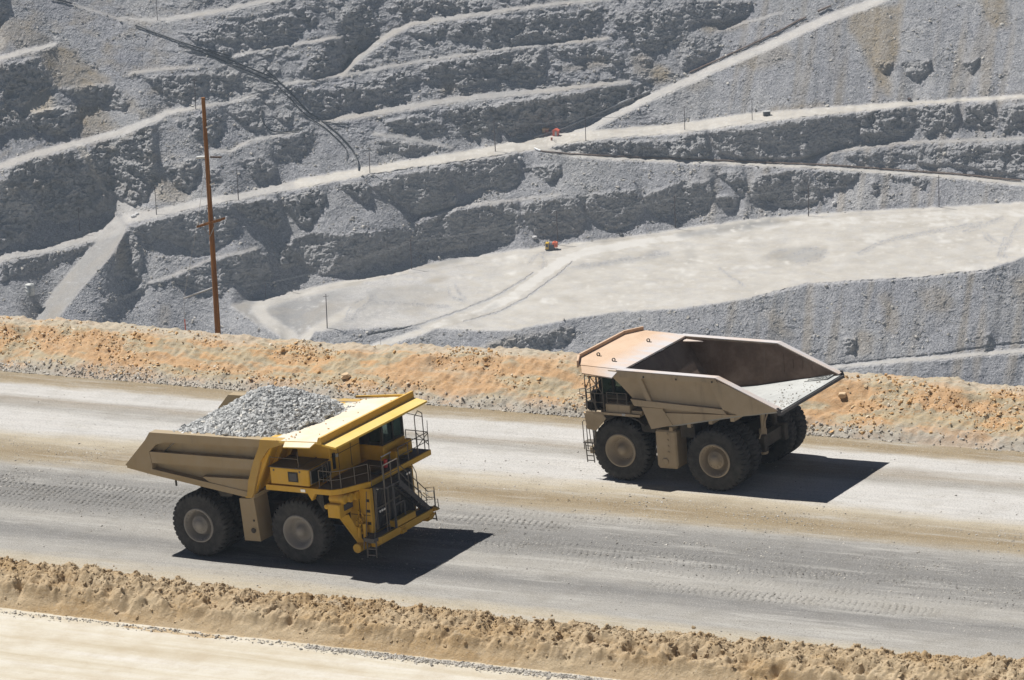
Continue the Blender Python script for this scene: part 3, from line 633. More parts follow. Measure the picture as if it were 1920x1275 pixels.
fc = fc*(1-.72*np.clip((t2-.66)/.12, 0, 1))
H += fc*(.36*fbm(GU/1.5, GV/1.0, 3)+.26*lum+.30*np.clip(.5-cl[0], -.3, .5)+.10*noise(GU/.30, GV/.26)+.045*noise(GU/.12, GV/.12))
H += .14*np.clip(noise(GU/.5+7, GV/.5)-.35, 0, 1)*2*np.exp(-((GV-crl)/.5)**2)
hol = np.clip(noise(GU/1.2+3, GV/.8+8)-.15, 0, 1); H -= fc*.75*hol*np.clip(t2*4, 0, 1)
o = npmesh('earth_berm', np.stack([GU, GV, H-.01], -1).reshape(-1,3), gridfaces(len(uu2), len(vv2)), MAT_TAN, smooth=True, matrix=ROAD_M)
tag(o, 'lumpy tan earth berm between the haul road and the lower road', 'berm', kind='structure')
FN = (uu2, vv2, H)
# ---- lower road
uu = np.arange(-60, 90, .3); vv = np.arange(-60, -12.4, .25)
GU, GV = np.meshgrid(uu, vv)
H = LOW+.03*fbm(GU/12, GV/1.5, 3)+.012*fbm(GU/1.5, GV/.6, 2)
m, nt, b = newmat('lower_road_dust'); n = N(nt); co = n.obj(); xyz = n.sep(co)
st = n.noise(n.scale(co, (.05,.75,0)), 1, 6, .65)
base = n.ramp(st, [(.28,(.39,.335,.245)),(.42,(.475,.425,.335)),(.52,(.515,.475,.395)),(.66,(.55,.52,.465))])
base = n.mix(n.rng(n.noise(co, .5, 6, .7), .45, .7, 0, .5), base, (.37,.30,.21))
base = n.mix(n.rng(n.noise(co, 9, 3, .8), .56, .75, 0, .4), base, (.28,.23,.17))
nt.links.new(base, b.inputs['Base Color']); b.inputs['Roughness'].default_value = .95; b.inputs['Specular IOR Level'].default_value = .12
nt.links.new(n.bump(n.math('ADD', n.noise(co, 6, 5, .7), n.noise(n.scale(co, (1,4,1)), 1.5, 4, .7)), .45, .06), b.inputs['Normal'])
o = npmesh('lower_road', np.stack([GU, GV, H], -1).reshape(-1,3), gridfaces(len(uu), len(vv)), m, smooth=True, matrix=ROAD_M)
tag(o, 'pale tan lower road below the near berm', 'road', kind='structure')
# ---- the hillside that carries the road: falls away behind the berm into the pit, one sheet out to the terrain
uu = np.linspace(-700, 800, 101)
prof_v = [(-420,120),(-120,20),(-62,-1.1),(-12,-1.1),(36,-1.2),(60,-14),(140,-80),(300,-190),(500,-300),(760,-378),(1000,-402),(1180,-412)]
vv = np.concatenate([np.linspace(-420,-60,19), np.linspace(-50,36,12), np.linspace(44,1180,120)])
GU, GV = np.meshgrid(uu, vv)
H = interp(GV, prof_v)+np.where(GV > 45, 1, 0)*(6*fbm(GU/60, GV/60, 4))
H = H-np.where(GV > 36, .0708*GU, .0)*np.clip((GV-36)/200, 0, 1)
o = npmesh('hillside', np.stack([GU, GV, H-.35], -1).reshape(-1,3), gridfaces(len(uu), len(vv)), MAT_PIT, smooth=True, matrix=ROAD_M)
vcol(o, 'masks', np.tile([.1,0,.2,1], (len(GU.ravel()),1)))
tag(o, 'grey hillside falling from the haul road into the pit', 'hillside', kind='structure')
# ---- loose stones
m, nt, b = newmat('loose_stone'); n = N(nt); a = n.sepc(n.attr('masks').outputs['Color'])
base = n.ramp(a[0], [(0,(.24,.225,.205)),(.35,(.36,.335,.30)),(.65,(.46,.43,.38)),(1,(.56,.53,.48))])
base = n.mix(n.rng(n.noise(n.obj(), 6, 3), .4, .7, 0, .4), base, n.mix(1, base, (.7,.68,.65), 'MULTIPLY'))
nt.links.new(base, b.inputs['Base Color']); b.inputs['Roughness'].default_value = .9
MAT_STONE = m
m, nt, b = newmat('orange_stone'); n = N(nt); a = n.sepc(n.attr('masks').outputs['Color'])
base = n.ramp(a[0], [(0,(.46,.27,.11)),(.4,(.56,.36,.17)),(.75,(.58,.44,.27)),(1,(.62,.55,.45))])
nt.links.new(base, b.inputs['Base Color']); b.inputs['Roughness'].default_value = .9
MAT_OSTONE = m
def pl(r):
    u = r.uniform(-60, 75, 9000); v = 26.25+.9*np.abs(r.normal(0, .55, 9000))+.25*fbm(u/6, u*0, 2)
    k = r.random(9000) < np.clip(.36+1.2*noise(u/9+4, u*0)+.5*np.clip((-14-u)/12, 0, 1), .05, 1); u, v = u[k], v[k]
    return u, v, berm_z(u, v)+.02
o = stones('toe_gravel', 0, pl, lambda r, n: .03+.075*r.random(n)**4+.02*r.random(n), MAT_STONE, 3); o.matrix_world = ROAD_M
tag(o, 'grey gravel scattered along the toe of the orange berm', 'gravel', kind='stuff')
def pl(r):
    u = r.uniform(-55, 60, 22000); v = r.uniform(26.7, 31.2, 22000)
    k = r.random(22000) < np.clip(.22+1.5*noise(u/6+4, v/2), .03, 1); u, v = u[k], v[k]
    return u, v, berm_z(u, v)+.01
o = stones('berm_gravel', 0, pl, lambda r, n: .03+.10*r.random(n)**6+.03*r.random(n), MAT_OSTONE, 4); o.matrix_world = ROAD_M
tag(o, 'orange gravel lying on the face of the far berm', 'gravel', kind='stuff')
def nb_z(u, v):
    uu, vv, H = FN
    i = np.clip(((u-uu[0])/.062).astype(int), 0, len(uu)-1); j = np.clip(((v-vv[0])/.05).astype(int), 0, len(vv)-1)
    return H[j, i]
def pl(r):
    u = r.uniform(-14, 58, 16000); v = -10.25+r.normal(0, .95, 16000)
    return u, v, nb_z(u, v)
o = stones('berm_clods', 0, pl, lambda r, n: .022+.10*r.random(n)**6+.02*r.random(n), MAT_TAN, 5); o.matrix_world = ROAD_M
tag(o, 'tan clods of earth on the crest of the near berm', 'clods', kind='stuff')
def pl(r):
    u = np.concatenate([r.uniform(13, 34, 3000), r.uniform(-12, 14, 500)]); v = -13.35+.25*fbm(u/5+8, u*0, 3)-np.abs(r.normal(0, .28, len(u)))+.12
    return u, v, np.maximum(nb_z(u, v), LOW)+.015
o = stones('roadside_gravel', 0, pl, lambda r, n: .03+.08*r.random(n)**3, MAT_STONE, 6); o.matrix_world = ROAD_M
tag(o, 'grey gravel at the foot of the near berm beside the lower road', 'gravel', kind='stuff')
def pl(r):
    nn = 32000; u = r.uniform(-40, 60, nn); v = np.concatenate([r.normal(4.2, 2.2, nn//2), r.normal(11, 1.5, nn//5), r.uniform(-8.5, 25.5, nn-nn//2-nn//5)])
    k = r.random(nn) < np.clip(.35+1.2*noise(u/8, v/1.6), .05, 1); u, v = u[k], v[k]
    return u, v, road_h(u, v)+.0
o = stones('road_pebbles', 0, pl, lambda r, n: .018+.05*r.random(n)**6+.012*r.random(n), MAT_STONE, 9); o.matrix_world = ROAD_M
tag(o, 'small loose pebbles scattered over the haul road', 'pebbles', kind='stuff')
# ------------------------------------------------------------------ mesh builder for the machines
class MB:
    def __init__(s): s.v = []; s.f = []; s.sm = []; s.pc = []; s.k = 0
    def add(s, vs, fs, smooth=False):
        o = len(s.v); s.v += [tuple(map(float, p)) for p in vs]; s.f += [tuple(i+o for i in f) for f in fs]; s.sm += [smooth]*len(fs); s.pc += [s.k]*len(fs); return s
    def hexa(s, p):       # 8 points: bottom 4 ccw, top 4 ccw
        s.k += 1
        return s.add(p, [(3,2,1,0),(4,5,6,7),(0,1,5,4),(1,2,6,5),(2,3,7,6),(3,0,4,7)])
    def box(s, x0, x1, y0, y1, z0, z1):
        return s.hexa([(x0,y0,z0),(x1,y0,z0),(x1,y1,z0),(x0,y1,z0),(x0,y0,z1),(x1,y0,z1),(x1,y1,z1),(x0,y1,z1)])
    def cbox(s, x0, x1, y0, y1, z0, z1, c=.04):   # box with chamfered upright and top edges
        s.k += 1
        pts = lambda d, z: [(x0+d+c,y0+d,z),(x1-d-c,y0+d,z),(x1-d,y0+d+c,z),(x1-d,y1-d-c,z),(x1-d-c,y1-d,z),(x0+d+c,y1-d,z),(x0+d,y1-d-c,z),(x0+d,y0+d+c,z)]
        r = [pts(0,z0), pts(0,z1-c), pts(c,z1)]; v = sum(r, []); f = [tuple(range(7,-1,-1)), tuple(range(16,24))]
        for k in range(2):
            for i in range(8): j = (i+1) % 8; f.append((k*8+i, k*8+j, k*8+8+j, k*8+8+i))
        return s.add(v, f)
    def prism(s, poly, a, b, axis='y'):
        s.k += 1
        def P(p, t): return {'y': (p[0], t, p[1]), 'x': (t, p[0], p[1]), 'z': (p[0], p[1], t)}[axis]
        n_ = len(poly); ar = sum(poly[i][0]*poly[(i+1)%n_][1]-poly[(i+1)%n_][0]*poly[i][1] for i in range(n_))
        if (ar > 0) == (axis == 'y'): poly = poly[::-1]
        if a > b: a, b = b, a
        v = [P(p, a) for p in poly]+[P(p, b) for p in poly]
        f = [tuple(range(n_-1,-1,-1)), tuple(range(n_, 2*n_))]+[(i, (i+1)%n_, n_+(i+1)%n_, n_+i) for i in range(n_)]
        return s.add(v, f)
    def loft(s, A, B):     # two matching loops joined, ends capped
        s.k += 1
        n_ = len(A); return s.add(list(A)+list(B), [tuple(range(n_-1,-1,-1)), tuple(range(n_,2*n_))]+[(i,(i+1)%n_,n_+(i+1)%n_,n_+i) for i in range(n_)])
    def tube(s, pts, r, n_=6, cap=True):
        s.k += 1; pts = [Vector(p) for p in pts]; vs = []; fs = []
        for i, p in enumerate(pts):
            d = (pts[min(i+1, len(pts)-1)]-pts[max(i-1, 0)]).normalized()
            u = d.cross(Vector((0,0,1)) if abs(d.z) < .95 else Vector((1,0,0))).normalized(); w_ = d.cross(u)
            rr = r[i] if isinstance(r, (list, tuple)) else r
            for k in range(n_):
                a = 2*math.pi*(k+.5)/n_; vs.append(p+u*math.cos(a)*rr+w_*math.sin(a)*rr)
        for i in range(len(pts)-1):
            for k in range(n_): fs.append((i*n_+k, i*n_+(k+1)%n_, (i+1)*n_+(k+1)%n_, (i+1)*n_+k))
        o = len(s.f); s.add(vs, fs, n_ > 6)
        if cap: s.add(vs[:n_], [tuple(range(n_-1,-1,-1))]); s.add(vs[-n_:], [tuple(range(n_))])
        return s
    def lathe(s, prof, c, axis='y', n_=40, smooth=True):
        s.k += 1; vs = []; fs = []
        for (r, t) in prof:
            for k in range(n_):
                a = 2*math.pi*k/n_; p, q = r*math.cos(a), r*math.sin(a)
                vs.append({'y': (c[0]+p, c[1]+t, c[2]+q), 'x': (c[0]+t, c[1]+p, c[2]+q), 'z': (c[0]+p, c[1]+q, c[2]+t)}[axis])
        m_ = len(prof)
        for i in range(m_-1):
            for k in range(n_): fs.append((i*n_+k, (i+1)*n_+k, (i+1)*n_+(k+1)%n_, i*n_+(k+1)%n_))
        return s.add(vs, fs, smooth)
    def cyl(s, c, r, t0, t1, axis='y', n_=24, bev=.03):
        return s.lathe([(.001,t0),(r-bev,t0),(r,t0+bev),(r,t1-bev),(r-bev,t1),(.001,t1)], c, axis, n_, False)
    def build(s, name, mat, parent=None, fix=True):
        me = bpy.data.meshes.new(name); me.from_pydata(s.v, [], s.f)
        me.polygons.foreach_set('use_smooth', s.sm); 
        me.materials.append(mat); me.update()
        if fix:
            import bmesh
            bm = bmesh.new(); bm.from_mesh(me); bmesh.ops.recalc_face_normals(bm, faces=bm.faces); bm.to_mesh(me); bm.free()
        o = bpy.data.objects.new(name, me); link(o, parent); return o
def each(mb, name, mat, parent, by='piece'):
    """one object per piece (by='piece') or per side of the machine (by='side')"""
    keys = {}
    for f, sm, k in zip(mb.f, mb.sm, mb.pc):
        if by == 'side': k = sum(mb.v[i][1] for i in f)/len(f) > 0
        keys.setdefault(k, []).append((f, sm))
    if by == 'side':   # a piece goes wholly to the side of its own centre
        cen = {}
        for f, k in zip(mb.f, mb.pc): cen.setdefault(k, []).extend(mb.v[i][1] for i in f)
        keys = {}
        for f, sm, k in zip(mb.f, mb.sm, mb.pc): keys.setdefault(sum(cen[k])/len(cen[k]) > 0, []).append((f, sm))
    out = []
    for k in keys:
        b = MB(); ids = {}
        for f, sm in keys[k]:
            for i in f:
                if i not in ids: ids[i] = len(b.v); b.v.append(mb.v[i])
            b.f.append(tuple(ids[i] for i in f)); b.sm.append(sm)
        out.append(b.build(name, mat, parent))
    return out
def empty(name, matrix, label, cat, group=None):
    o = bpy.data.objects.new(name, None); o.empty_display_size = .5; link(o); o.matrix_world = matrix
    return tag(o, label, cat, group)

# ---- painted steel: paint, pale road dust lying on it, dirt streaks, worn edges
def paint(name, col, dust=(.42,.36,.28), top=.6, side=.25, rough=.55, streak=.4, var=.15, dark=(.07,.055,.04), spec=.35):
    m, nt, b = newmat(name); n = N(nt); co = n.obj(); g = n.geo()
    nz = n.sep(g['Normal'])[2]
    big = n.noise(co, .55, 5, .65); fin = n.noise(co, 6, 4, .7)
    stq = n.noise(n.scale(co, (2.2,2.2,.22)), 1, 5, .65)
    c0 = n.mix(n.rng(big, .3, .7, 0, 1), tuple(x*(1-var) for x in col), tuple(min(x*(1+var), .95) for x in col))
    f = n.math('ADD', n.rng(nz, .2, .9, side, top), n.math('MULTIPLY', n.math('SUBTRACT', big, .5), .9), clamp=True)
    f = n.math('ADD', f, n.math('MULTIPLY', n.math('SUBTRACT', fin, .5), .35), clamp=True)
    c1 = n.mix(f, c0, dust)
    c1 = n.mix(n.math('MULTIPLY', n.rng(stq, .55, .75, 0, streak), n.rng(nz, .9, .3, .2, 1)), c1, n.mix(.5, dark, dust))
    c1 = n.mix(n.rng(fin, .66, .78, 0, .5), c1, n.mix(.5, c1, dark))
    nt.links.new(c1, b.inputs['Base Color']); nt.links.new(n.rng(f, 0, .7, rough, .93), b.inputs['Roughness'])
    b.inputs['Specular IOR Level'].default_value = spec
    nt.links.new(n.bump(n.noise(co, 3.5, 4, .6), .12, .03), b.inputs['Normal'])
    return m
YEL = paint('yellow_paint', (.62,.355,.028), dust=(.42,.34,.20), top=.30, side=.10, streak=.25)
POSTM = paint('dusty_yellow_post', (.50,.29,.035), dust=(.38,.30,.17), top=.4, side=.35, streak=.35)
YTOP = paint('yellow_canopy_paint', (.78,.52,.08), dust=(.60,.56,.48), top=.88, side=.1, streak=.2, var=.08)
YLIP = paint('yellow_lip_paint', (.72,.45,.05), dust=(.66,.55,.30), top=.42, side=.0, streak=.1, var=.06)
YBODY = paint('dusty_yellow_body', (.36,.235,.08), dust=(.335,.29,.225), top=.7, side=.62, streak=.35)
TANP = paint('dusty_tan_paint', (.42,.32,.195), dust=(.43,.36,.27), top=.7, side=.5, streak=.6, var=.22)
TANC = paint('worn_tan_canopy', (.50,.31,.18), dust=(.60,.47,.36), top=.55, side=.3, streak=.3, var=.12, rough=.45)
_nt = TANC.node_tree; _n = N(_nt); _b = _nt.nodes['Principled BSDF']; _old = _b.inputs['Base Color'].links[0].from_socket; _x = _n.sep(_n.obj())
_w = _n.math('MULTIPLY', _n.rng(_n.math('ADD', _x[0], _n.math('MULTIPLY', _n.noise(_n.scale(_n.obj(), (.9,.35,1)), 1, 4, .6), 1.6)), 7.0, 8.3, .9, 0), _n.rng(_n.noise(_n.scale(_n.obj(), (.35,1.6,1)), 1, 4, .6), .35, .6, .35, 1))
_nt.links.new(_n.mix(_w, _old, (.50,.49,.50)), _b.inputs['Base Color'])     # scoured to bare grey steel by the body rim
LINER = paint('rusty_body_liner', (.105,.065,.045), dust=(.30,.25,.21), top=.35, side=.05, streak=.5, rough=.6, var=.3)
FLOORM = paint('scoured_body_floor', (.27,.27,.26), dust=(.50,.505,.485), top=.62, side=.3, streak=.3, rough=.45, var=.3)
STEEL = paint('dark_walkway_steel', (.055,.056,.065), dust=(.25,.22,.18), top=.28, side=.10, rough=.6)
CHASS = paint('greasy_chassis_cab_shade', (.04,.037,.034), dust=(.20,.165,.125), top=.4, side=.12, rough=.7)
RAILM = paint('handrail_steel', (.10,.095,.09), dust=(.25,.21,.16), top=.4, side=.25)
BLKM = paint('black_trim', (.012,.012,.013), dust=(.16,.14,.11), top=.25, side=.03, rough=.4)
RIMG = paint('grey_rim', (.24,.23,.22), dust=(.31,.285,.25), top=.5, side=.4, rough=.6, streak=.2)
RIMT = paint('tan_rim', (.32,.265,.195), dust=(.36,.31,.245), top=.5, side=.45, rough=.6, streak=.2)
m, nt, b = newmat('tyre_rubber'); n = N(nt); co = n.obj()
base = n.mix(n.rng(n.noise(co, 2.2, 5, .7), .3, .7, 0, .8), (.026,.027,.030), (.085,.082,.078))
base = n.mix(n.rng(n.noise(co, 9, 3, .7), .58, .75, 0, .5), base, (.10,.092,.08))
nt.links.new(base, b.inputs['Base Color']); b.inputs['Roughness'].default_value = .85; b.inputs['Specular IOR Level'].default_value = .25
TYRE = m
m, nt, b = newmat('cab_glass'); b.inputs['Base Color'].default_value = (.13,.19,.18,1); b.inputs['Roughness'].default_value = .05
b.inputs['Transmission Weight'].default_value = .85; b.inputs['IOR'].default_value = 1.2; GLASS = m
m, nt, b = newmat('lamp_lens'); b.inputs['Base Color'].default_value = (.8,.8,.78,1); b.inputs['Roughness'].default_value = .15; b.inputs['Metallic'].default_value = .4; LENS = m
m, nt, b = newmat('orange_lens'); b.inputs['Base Color'].default_value = (.75,.16,.03,1); b.inputs['Roughness'].default_value = .2; OLENS = m
m, nt, b = newmat('red_paint'); b.inputs['Base Color'].default_value = (.5,.04,.035,1); b.inputs['Roughness'].default_value = .4; REDM = m
m, nt, b = newmat('galvanised_rail'); b.inputs['Base Color'].default_value = (.55,.55,.55,1); b.inputs['Metallic'].default_value = .5; b.inputs['Roughness'].default_value = .4; GALV = m

# ---- wheels
TR = 1.85
def tyre_mesh(width):
    nseg = 216; nl = 36
    h = width/2
    ys = [-h*.93,-h,-h*1.02,-h*.97,-h*.90,-h*.74,-h*.5,-h*.2,h*.2,h*.5,h*.74,h*.90,h*.97,h*1.02,h,h*.93]
    rs = [.98,1.15,1.42,1.66,1.76,1.83,1.845,1.85,1.85,1.845,1.83,1.76,1.66,1.42,1.15,.98]
    tread = {4:.075,5:.095,6:.08,7:.03,8:.03,9:.08,10:.095,11:.075,3:.03,12:.03}
    vs = []; fs = []
    for i, (y, r) in enumerate(zip(ys, rs)):
        for k in range(nseg):
            a = 2*math.pi*k/nseg; ph = (nl*k/nseg+abs(y)*.75+(.5 if y > 0 else 0)) % 1
            rr = r-(tread[i] if i in tread and ph < .34 else 0)
            vs.append((rr*math.cos(a), y, rr*math.sin(a)))
    m_ = len(ys)
    for i in range(m_-1):
        for k in range(nseg): fs.append((i*nseg+k, (i+1)*nseg+k, (i+1)*nseg+(k+1)%nseg, i*nseg+(k+1)%nseg))
    b = MB(); b.add(vs, fs, False); return b
def rim_mesh(kind, width, out):
    """outer side towards +y*out"""
    h = width/2; b = MB()
    if kind == 'rear': prof = [(.99,h*.93),(.97,h+.02),(.90,h+.03),(.88,h-.05),(.80,h-.12),(.78,h-.58),(.55,h-.60),(.53,h-.18),(.49,h-.12),(.30,h-.08),(.28,h+.02),(.001,h+.02)]
    elif kind == 'front': prof = [(.99,h*.93),(.97,h+.02),(.90,h+.03),(.87,h-.05),(.80,h-.08),(.74,h-.40),(.55,h-.44),(.36,h-.40),(.33,h-.24),(.24,h-.14),(.20,h-.08),(.001,h-.06)]
    else: prof = [(.99,h*.93),(.95,h*.9),(.85,h-.1),(.80,h-.5),(.001,h-.5)]
    b.lathe([(r, t*out) for r, t in prof], (0,0,0), 'y', 56, True)
    b.lathe([(.985,-h*.93*out),(.985,h*.93*out)], (0,0,0), 'y', 40, True)
    if kind == 'rear':
        for k in range(24):
            a = 2*math.pi*k/24; b.cyl((.84*math.cos(a), (h-.06)*out, .84*math.sin(a)), .028, -.03, .04, 'y', 6, .004)
        for k in range(12):
            a = 2*math.pi*k/12; b.cyl((.40*math.cos(a), (h-.11)*out, .40*math.sin(a)), .03, -.03, .04, 'y', 6, .004)
    if kind == 'front':
        for k in range(30):
            a = 2*math.pi*k/30; b.cyl((.62*math.cos(a), (h-.43)*out, .62*math.sin(a)), .028, -.03, .04, 'y', 6, .004)
    return b
_tcache = {}
def wheel(root, x, yc, width, kind, out, rmat, spin):
    key = (kind, out, rmat.name)
    r = rim_mesh(kind, width, out).build('wheel', rmat, root) if key not in _tcache else link(bpy.data.objects.new('wheel', _tcache[key]), root)
    _tcache[key] = r.data
    r.location = (x, yc, TR); r.rotation_euler = (0, spin, 0)
    if 'tyre' not in _tcache:
        t = tyre_mesh(width).build('tyre', TYRE, r); _tcache['tyre'] = t.data
    else: t = link(bpy.data.objects.new('tyre', _tcache['tyre']), r)
    return r
def wheels(root, rmat, yr, yf, wb=6.35):
    """yr / yf: outer faces of the rear duals and front wheels"""
    W_ = 1.08
    for s in (-1, 1):
        wheel(root, 0, s*(yr-W_/2), W_, 'rear', s, rmat, random.random()*6)
        wheel(root, 0, s*(yr-W_*1.5-.26), W_, 'inner', s, rmat, random.random()*6)
        wheel(root, wb, s*(yf-W_/2), W_, 'front', s, rmat, random.random()*6)
def rail(mb, pts, h=1.05, r=.028, post=True, mid=True, up=(0,0,1)):
    """handrail along pts at deck height with posts, a mid rail and a top rail"""
    top = [(p[0], p[1], p[2]+h) for p in pts]; md = [(p[0], p[1], p[2]+h*.52) for p in pts]
    mb.tube(top, r, 5)
    if mid: mb.tube(md, r*.85, 5)
    if post:
        for p, q in zip(pts, top): mb.tube([p, q], r, 5)
def ladder(mb, a, b_, width_vec, n_, r=.03, rt=.025):
    a, b_, w_ = Vector(a), Vector(b_), Vector(width_vec)
    mb.tube([a, b_], r, 5); mb.tube([a+w_, b_+w_], r, 5)
    for i in range(n_):
        p = a+(b_-a)*((i+.4)/n_); mb.tube([p, p+w_], rt, 5)
def plate(mb, quad, t):
    """thin slab: quad of 3-D points thickened downwards along its normal"""
    q = [Vector(p) for p in quad]; nrm = (q[1]-q[0]).cross(q[-1]-q[0]).normalized()
    if nrm.z < 0: nrm = -nrm
    return mb.loft([p-nrm*t for p in q], q)

# ================================================================== loaded yellow haul truck
LT = empty('haul_truck', ROAD_M.copy(), 'yellow haul truck heading right, its tray heaped with grey crushed rock', 'haul truck', 'haul trucks on the road')
wheels(LT, RIMG, 4.06, 3.60)
def S(f):          # do something on both sides
    for s in (-1, 1): f(s)
# --- dump body
WB_ = 4.18
side = [(-4.5,5.05),(-2.6,7.09),(4.85,7.22),(6.7,7.28),(6.55,7.12),(5.35,6.72),(4.75,6.05),(4.35,5.0),(4.05,4.1),(3.9,3.83),(-2.72,4.74),(-3.95,4.9)]
mb = MB()
S(lambda s: mb.prism(side, s*(WB_-.58), s*(WB_-.46)))
# floor: thick ducktail plate, and the front wall
mb.prism([(-4.5,5.0),(-4.5,4.84),(-2.72,4.56),(3.9,3.70),(4.05,3.98),(-2.6,4.86)], -WB_+.15, WB_-.15)
body = mb.build('dump_body', YBODY, LT)
mb = MB(); mb.prism([(3.45,3.78),(3.6,4.0),(4.3,5.6),(5.0,6.9),(5.1,7.2),(5.5,7.2),(5.25,6.85),(4.5,5.5),(3.75,3.8)], -WB_+.02, WB_-.02)
for yy in (-3.9,-2.6,-1.3,0,1.3,2.6,3.9): mb.prism([(3.7,3.85),(4.48,5.52),(5.23,6.9),(5.5,6.9),(4.75,5.45),(3.95,3.85)], yy-.1, yy+.1)
mb.build('front_wall', YEL, body)
rb = MB()
def ribs(s):
    y0, y1 = s*(WB_-.46), s*WB_
    rb.prism([(-2.95,6.62),(-2.6,7.09),(4.85,7.22),(4.72,6.78),(-1.58,6.58),(-2.25,6.40)], y0, y1)   # top rail
    rb.prism([(-4.5,5.05),(-2.95,6.62),(-2.25,6.40),(-2.76,5.95),(-2.66,5.27),(-2.66,4.75),(-3.95,4.9)], y0, y1-.002*s)  # tail plate
    rb.prism([(-2.76,5.95),(4.35,6.02),(4.2,5.42),(-2.66,5.30)], y0, y1-.03*s)                       # middle rail
    rb.prism([(-2.66,4.95),(-2.66,4.72),(3.9,3.83),(3.98,4.10)], y0, y1-.004*s)                      # lower rail
    rb.prism([(.65,4.76),(3.98,4.86),(3.98,4.10),(1.2,4.44)], y0, y1-.05*s)
S(ribs); each(rb, 'side_ribs', YBODY, body, 'side')
fp = MB()
def post(s):
    y0, y1 = s*(WB_-.46), s*(WB_+.03)
    fp.prism([(4.30,6.02),(4.72,6.78),(4.85,7.225),(6.72,7.285),(6.55,7.12),(5.35,6.74),(4.78,6.05),(4.38,5.0),(4.08,4.1),(3.92,3.82),(3.6,3.86),(3.8,4.8)], y0, y1)
S(post); each(fp, 'front_post', POSTM, body, 'side')
# --- canopy over the cab
cp = MB()
cp.loft([(5.5,-4.12,7.08),(9.1,-4.66,7.42),(9.1,4.66,7.42),(5.5,4.12,7.08)], [(5.5,-4.12,7.2),(9.1,-4.66,7.54),(9.1,4.66,7.54),(5.5,4.12,7.2)])
for yy in (-3.0,-1.2,1.2,3.0): cp.prism([(5.6,7.08),(9.0,7.40),(9.0,7.16),(5.6,6.6)], yy-.09, yy+.09)
cano = cp.build('canopy', YTOP, LT)
mb = MB(); mb.prism([(8.98,7.40),(8.98,7.56),(9.08,7.80),(9.22,7.80),(9.26,7.40)], -4.76, 4.76); mb.build('canopy_ridge', YEL, cano)
mb = MB()
mb.loft([(9.24,-4.72,7.33),(10.12,-4.72,7.20),(10.12,4.72,7.20),(9.24,4.72,7.33)], [(9.24,-4.72,7.44),(10.12,-4.72,7.31),(10.12,4.72,7.31),(9.24,4.72,7.44)])
mb.build('canopy_lip', YLIP, cano)
mb = MB()
S(lambda s: mb.loft([(6.55,s*4.27,7.20),(8.75,s*4.60,7.40),(8.62,s*4.98,7.22),(6.7,s*4.72,7.04)], [(6.55,s*4.27,7.26),(8.75,s*4.60,7.46),(8.62,s*4.98,7.28),(6.7,s*4.72,7.10)]))
each(mb, 'side_flange', YTOP, cano, 'side')
mb = MB(); S(lambda s: mb.prism([(5.5,7.205),(9.0,7.545),(9.0,7.66),(5.5,7.32)], s*4.62 if s > 0 else -4.16, s*4.5 if s > 0 else -4.06) if s > 0 else None)
mb.build('edge_rail', YEL, cano)
# --- chassis
mb = MB()
S(lambda s: mb.cbox(-1.9, 10.2, s*1.25-.22, s*1.25+.22, 1.75, 2.7))
mb.box(-1.6, -1.2, -1.2, 1.2, 1.9, 2.5); mb.box(2.2, 2.7, -1.2, 1.2, 1.9, 2.6); mb.box(5.9, 6.8, -1.4, 1.4, 1.5, 2.9)
mb.cyl((0,0,TR), .85, -2.6, 2.6, 'y', 28); mb.cyl((6.35,0,TR), .5, -2.9, 2.9, 'y', 20)
mb.box(5.2, 10.2, -1.6, 1.6, 2.6, 4.15)
S(lambda s: mb.cyl((6.35, s*2.3, 1.6), .34, 0, 2.4, 'z', 18)); S(lambda s: mb.tube([(-1.2,s*1.0,1.9),(-1.9,s*1.0,4.3)], .22, 10))
S(lambda s: mb.tube([(2.9,s*1.9,1.7),(1.2,s*1.9,4.0)], .20, 10))
S(lambda s: mb.prism([(-.9,2.6),(-.6,4.5),(-.2,4.45),(.2,2.7)], s*1.0-.15, s*1.0+.15))
S(lambda s: mb.tube([(-1.55,s*3.6,4.85),(-1.55,s*3.6,3.9)], .06, 8))
mb.build('chassis', CHASS, LT)
mb = MB(); S(lambda s: mb.prism([(1.0,4.35),(2.35,4.15),(2.1,3.55),(1.35,3.5)], s*3.5-.04, s*3.5+.04)); each(mb, 'rock_ejector', CHASS, LT, 'side')
tk = MB()
def tank(s):
    tk.loft([(2.75,s*3.62,1.10),(3.82,s*3.62,1.12),(3.82,s*2.3,1.12),(2.75,s*2.3,1.10)], [(2.65,s*3.62,3.52),(3.62,s*3.62,3.56),(3.62,s*2.3,3.56),(2.65,s*2.3,3.52)])
tank(-1); t_ = tk.build('fuel_tank', YBODY, LT)
c = MB(); c.cyl((3.5,-3.62,2.3), .07, -.05, .01, 'y', 8); c.build('level_gauge', CHASS, t_); c = MB(); c.cyl((3.42,-3.62,1.72), .15, -.08, .01, 'y', 14); c.tube([(3.42,-3.65,1.72),(3.56,-3.66,1.80)], .03, 6); c.build('filler_cap', CHASS, t_)
tk = MB(); tank(1); tk.build('hydraulic_tank', YBODY, LT)
# --- decks
DZ = 4.56
deck = MB()
edge = [(4.7,-3.86),(8.95,-3.86),(9.4,-3.5),(10.25,-1.85),(10.25,-.75),(10.25,4.45),(8.6,4.45),(4.7,4.45)]
deck.prism(edge, DZ-.30, DZ, 'z')
dk = deck.build('deck', YEL, LT)
mb = MB(); mb.prism([(8.05,-3.74),(8.92,-3.74),(9.35,-3.42),(10.15,-1.8),(10.15,4.35),(8.2,4.35),(7.8,1.4),(7.8,-1.7)], DZ+.003, DZ+.018, 'z'); mb.build('walkway', STEEL, dk)
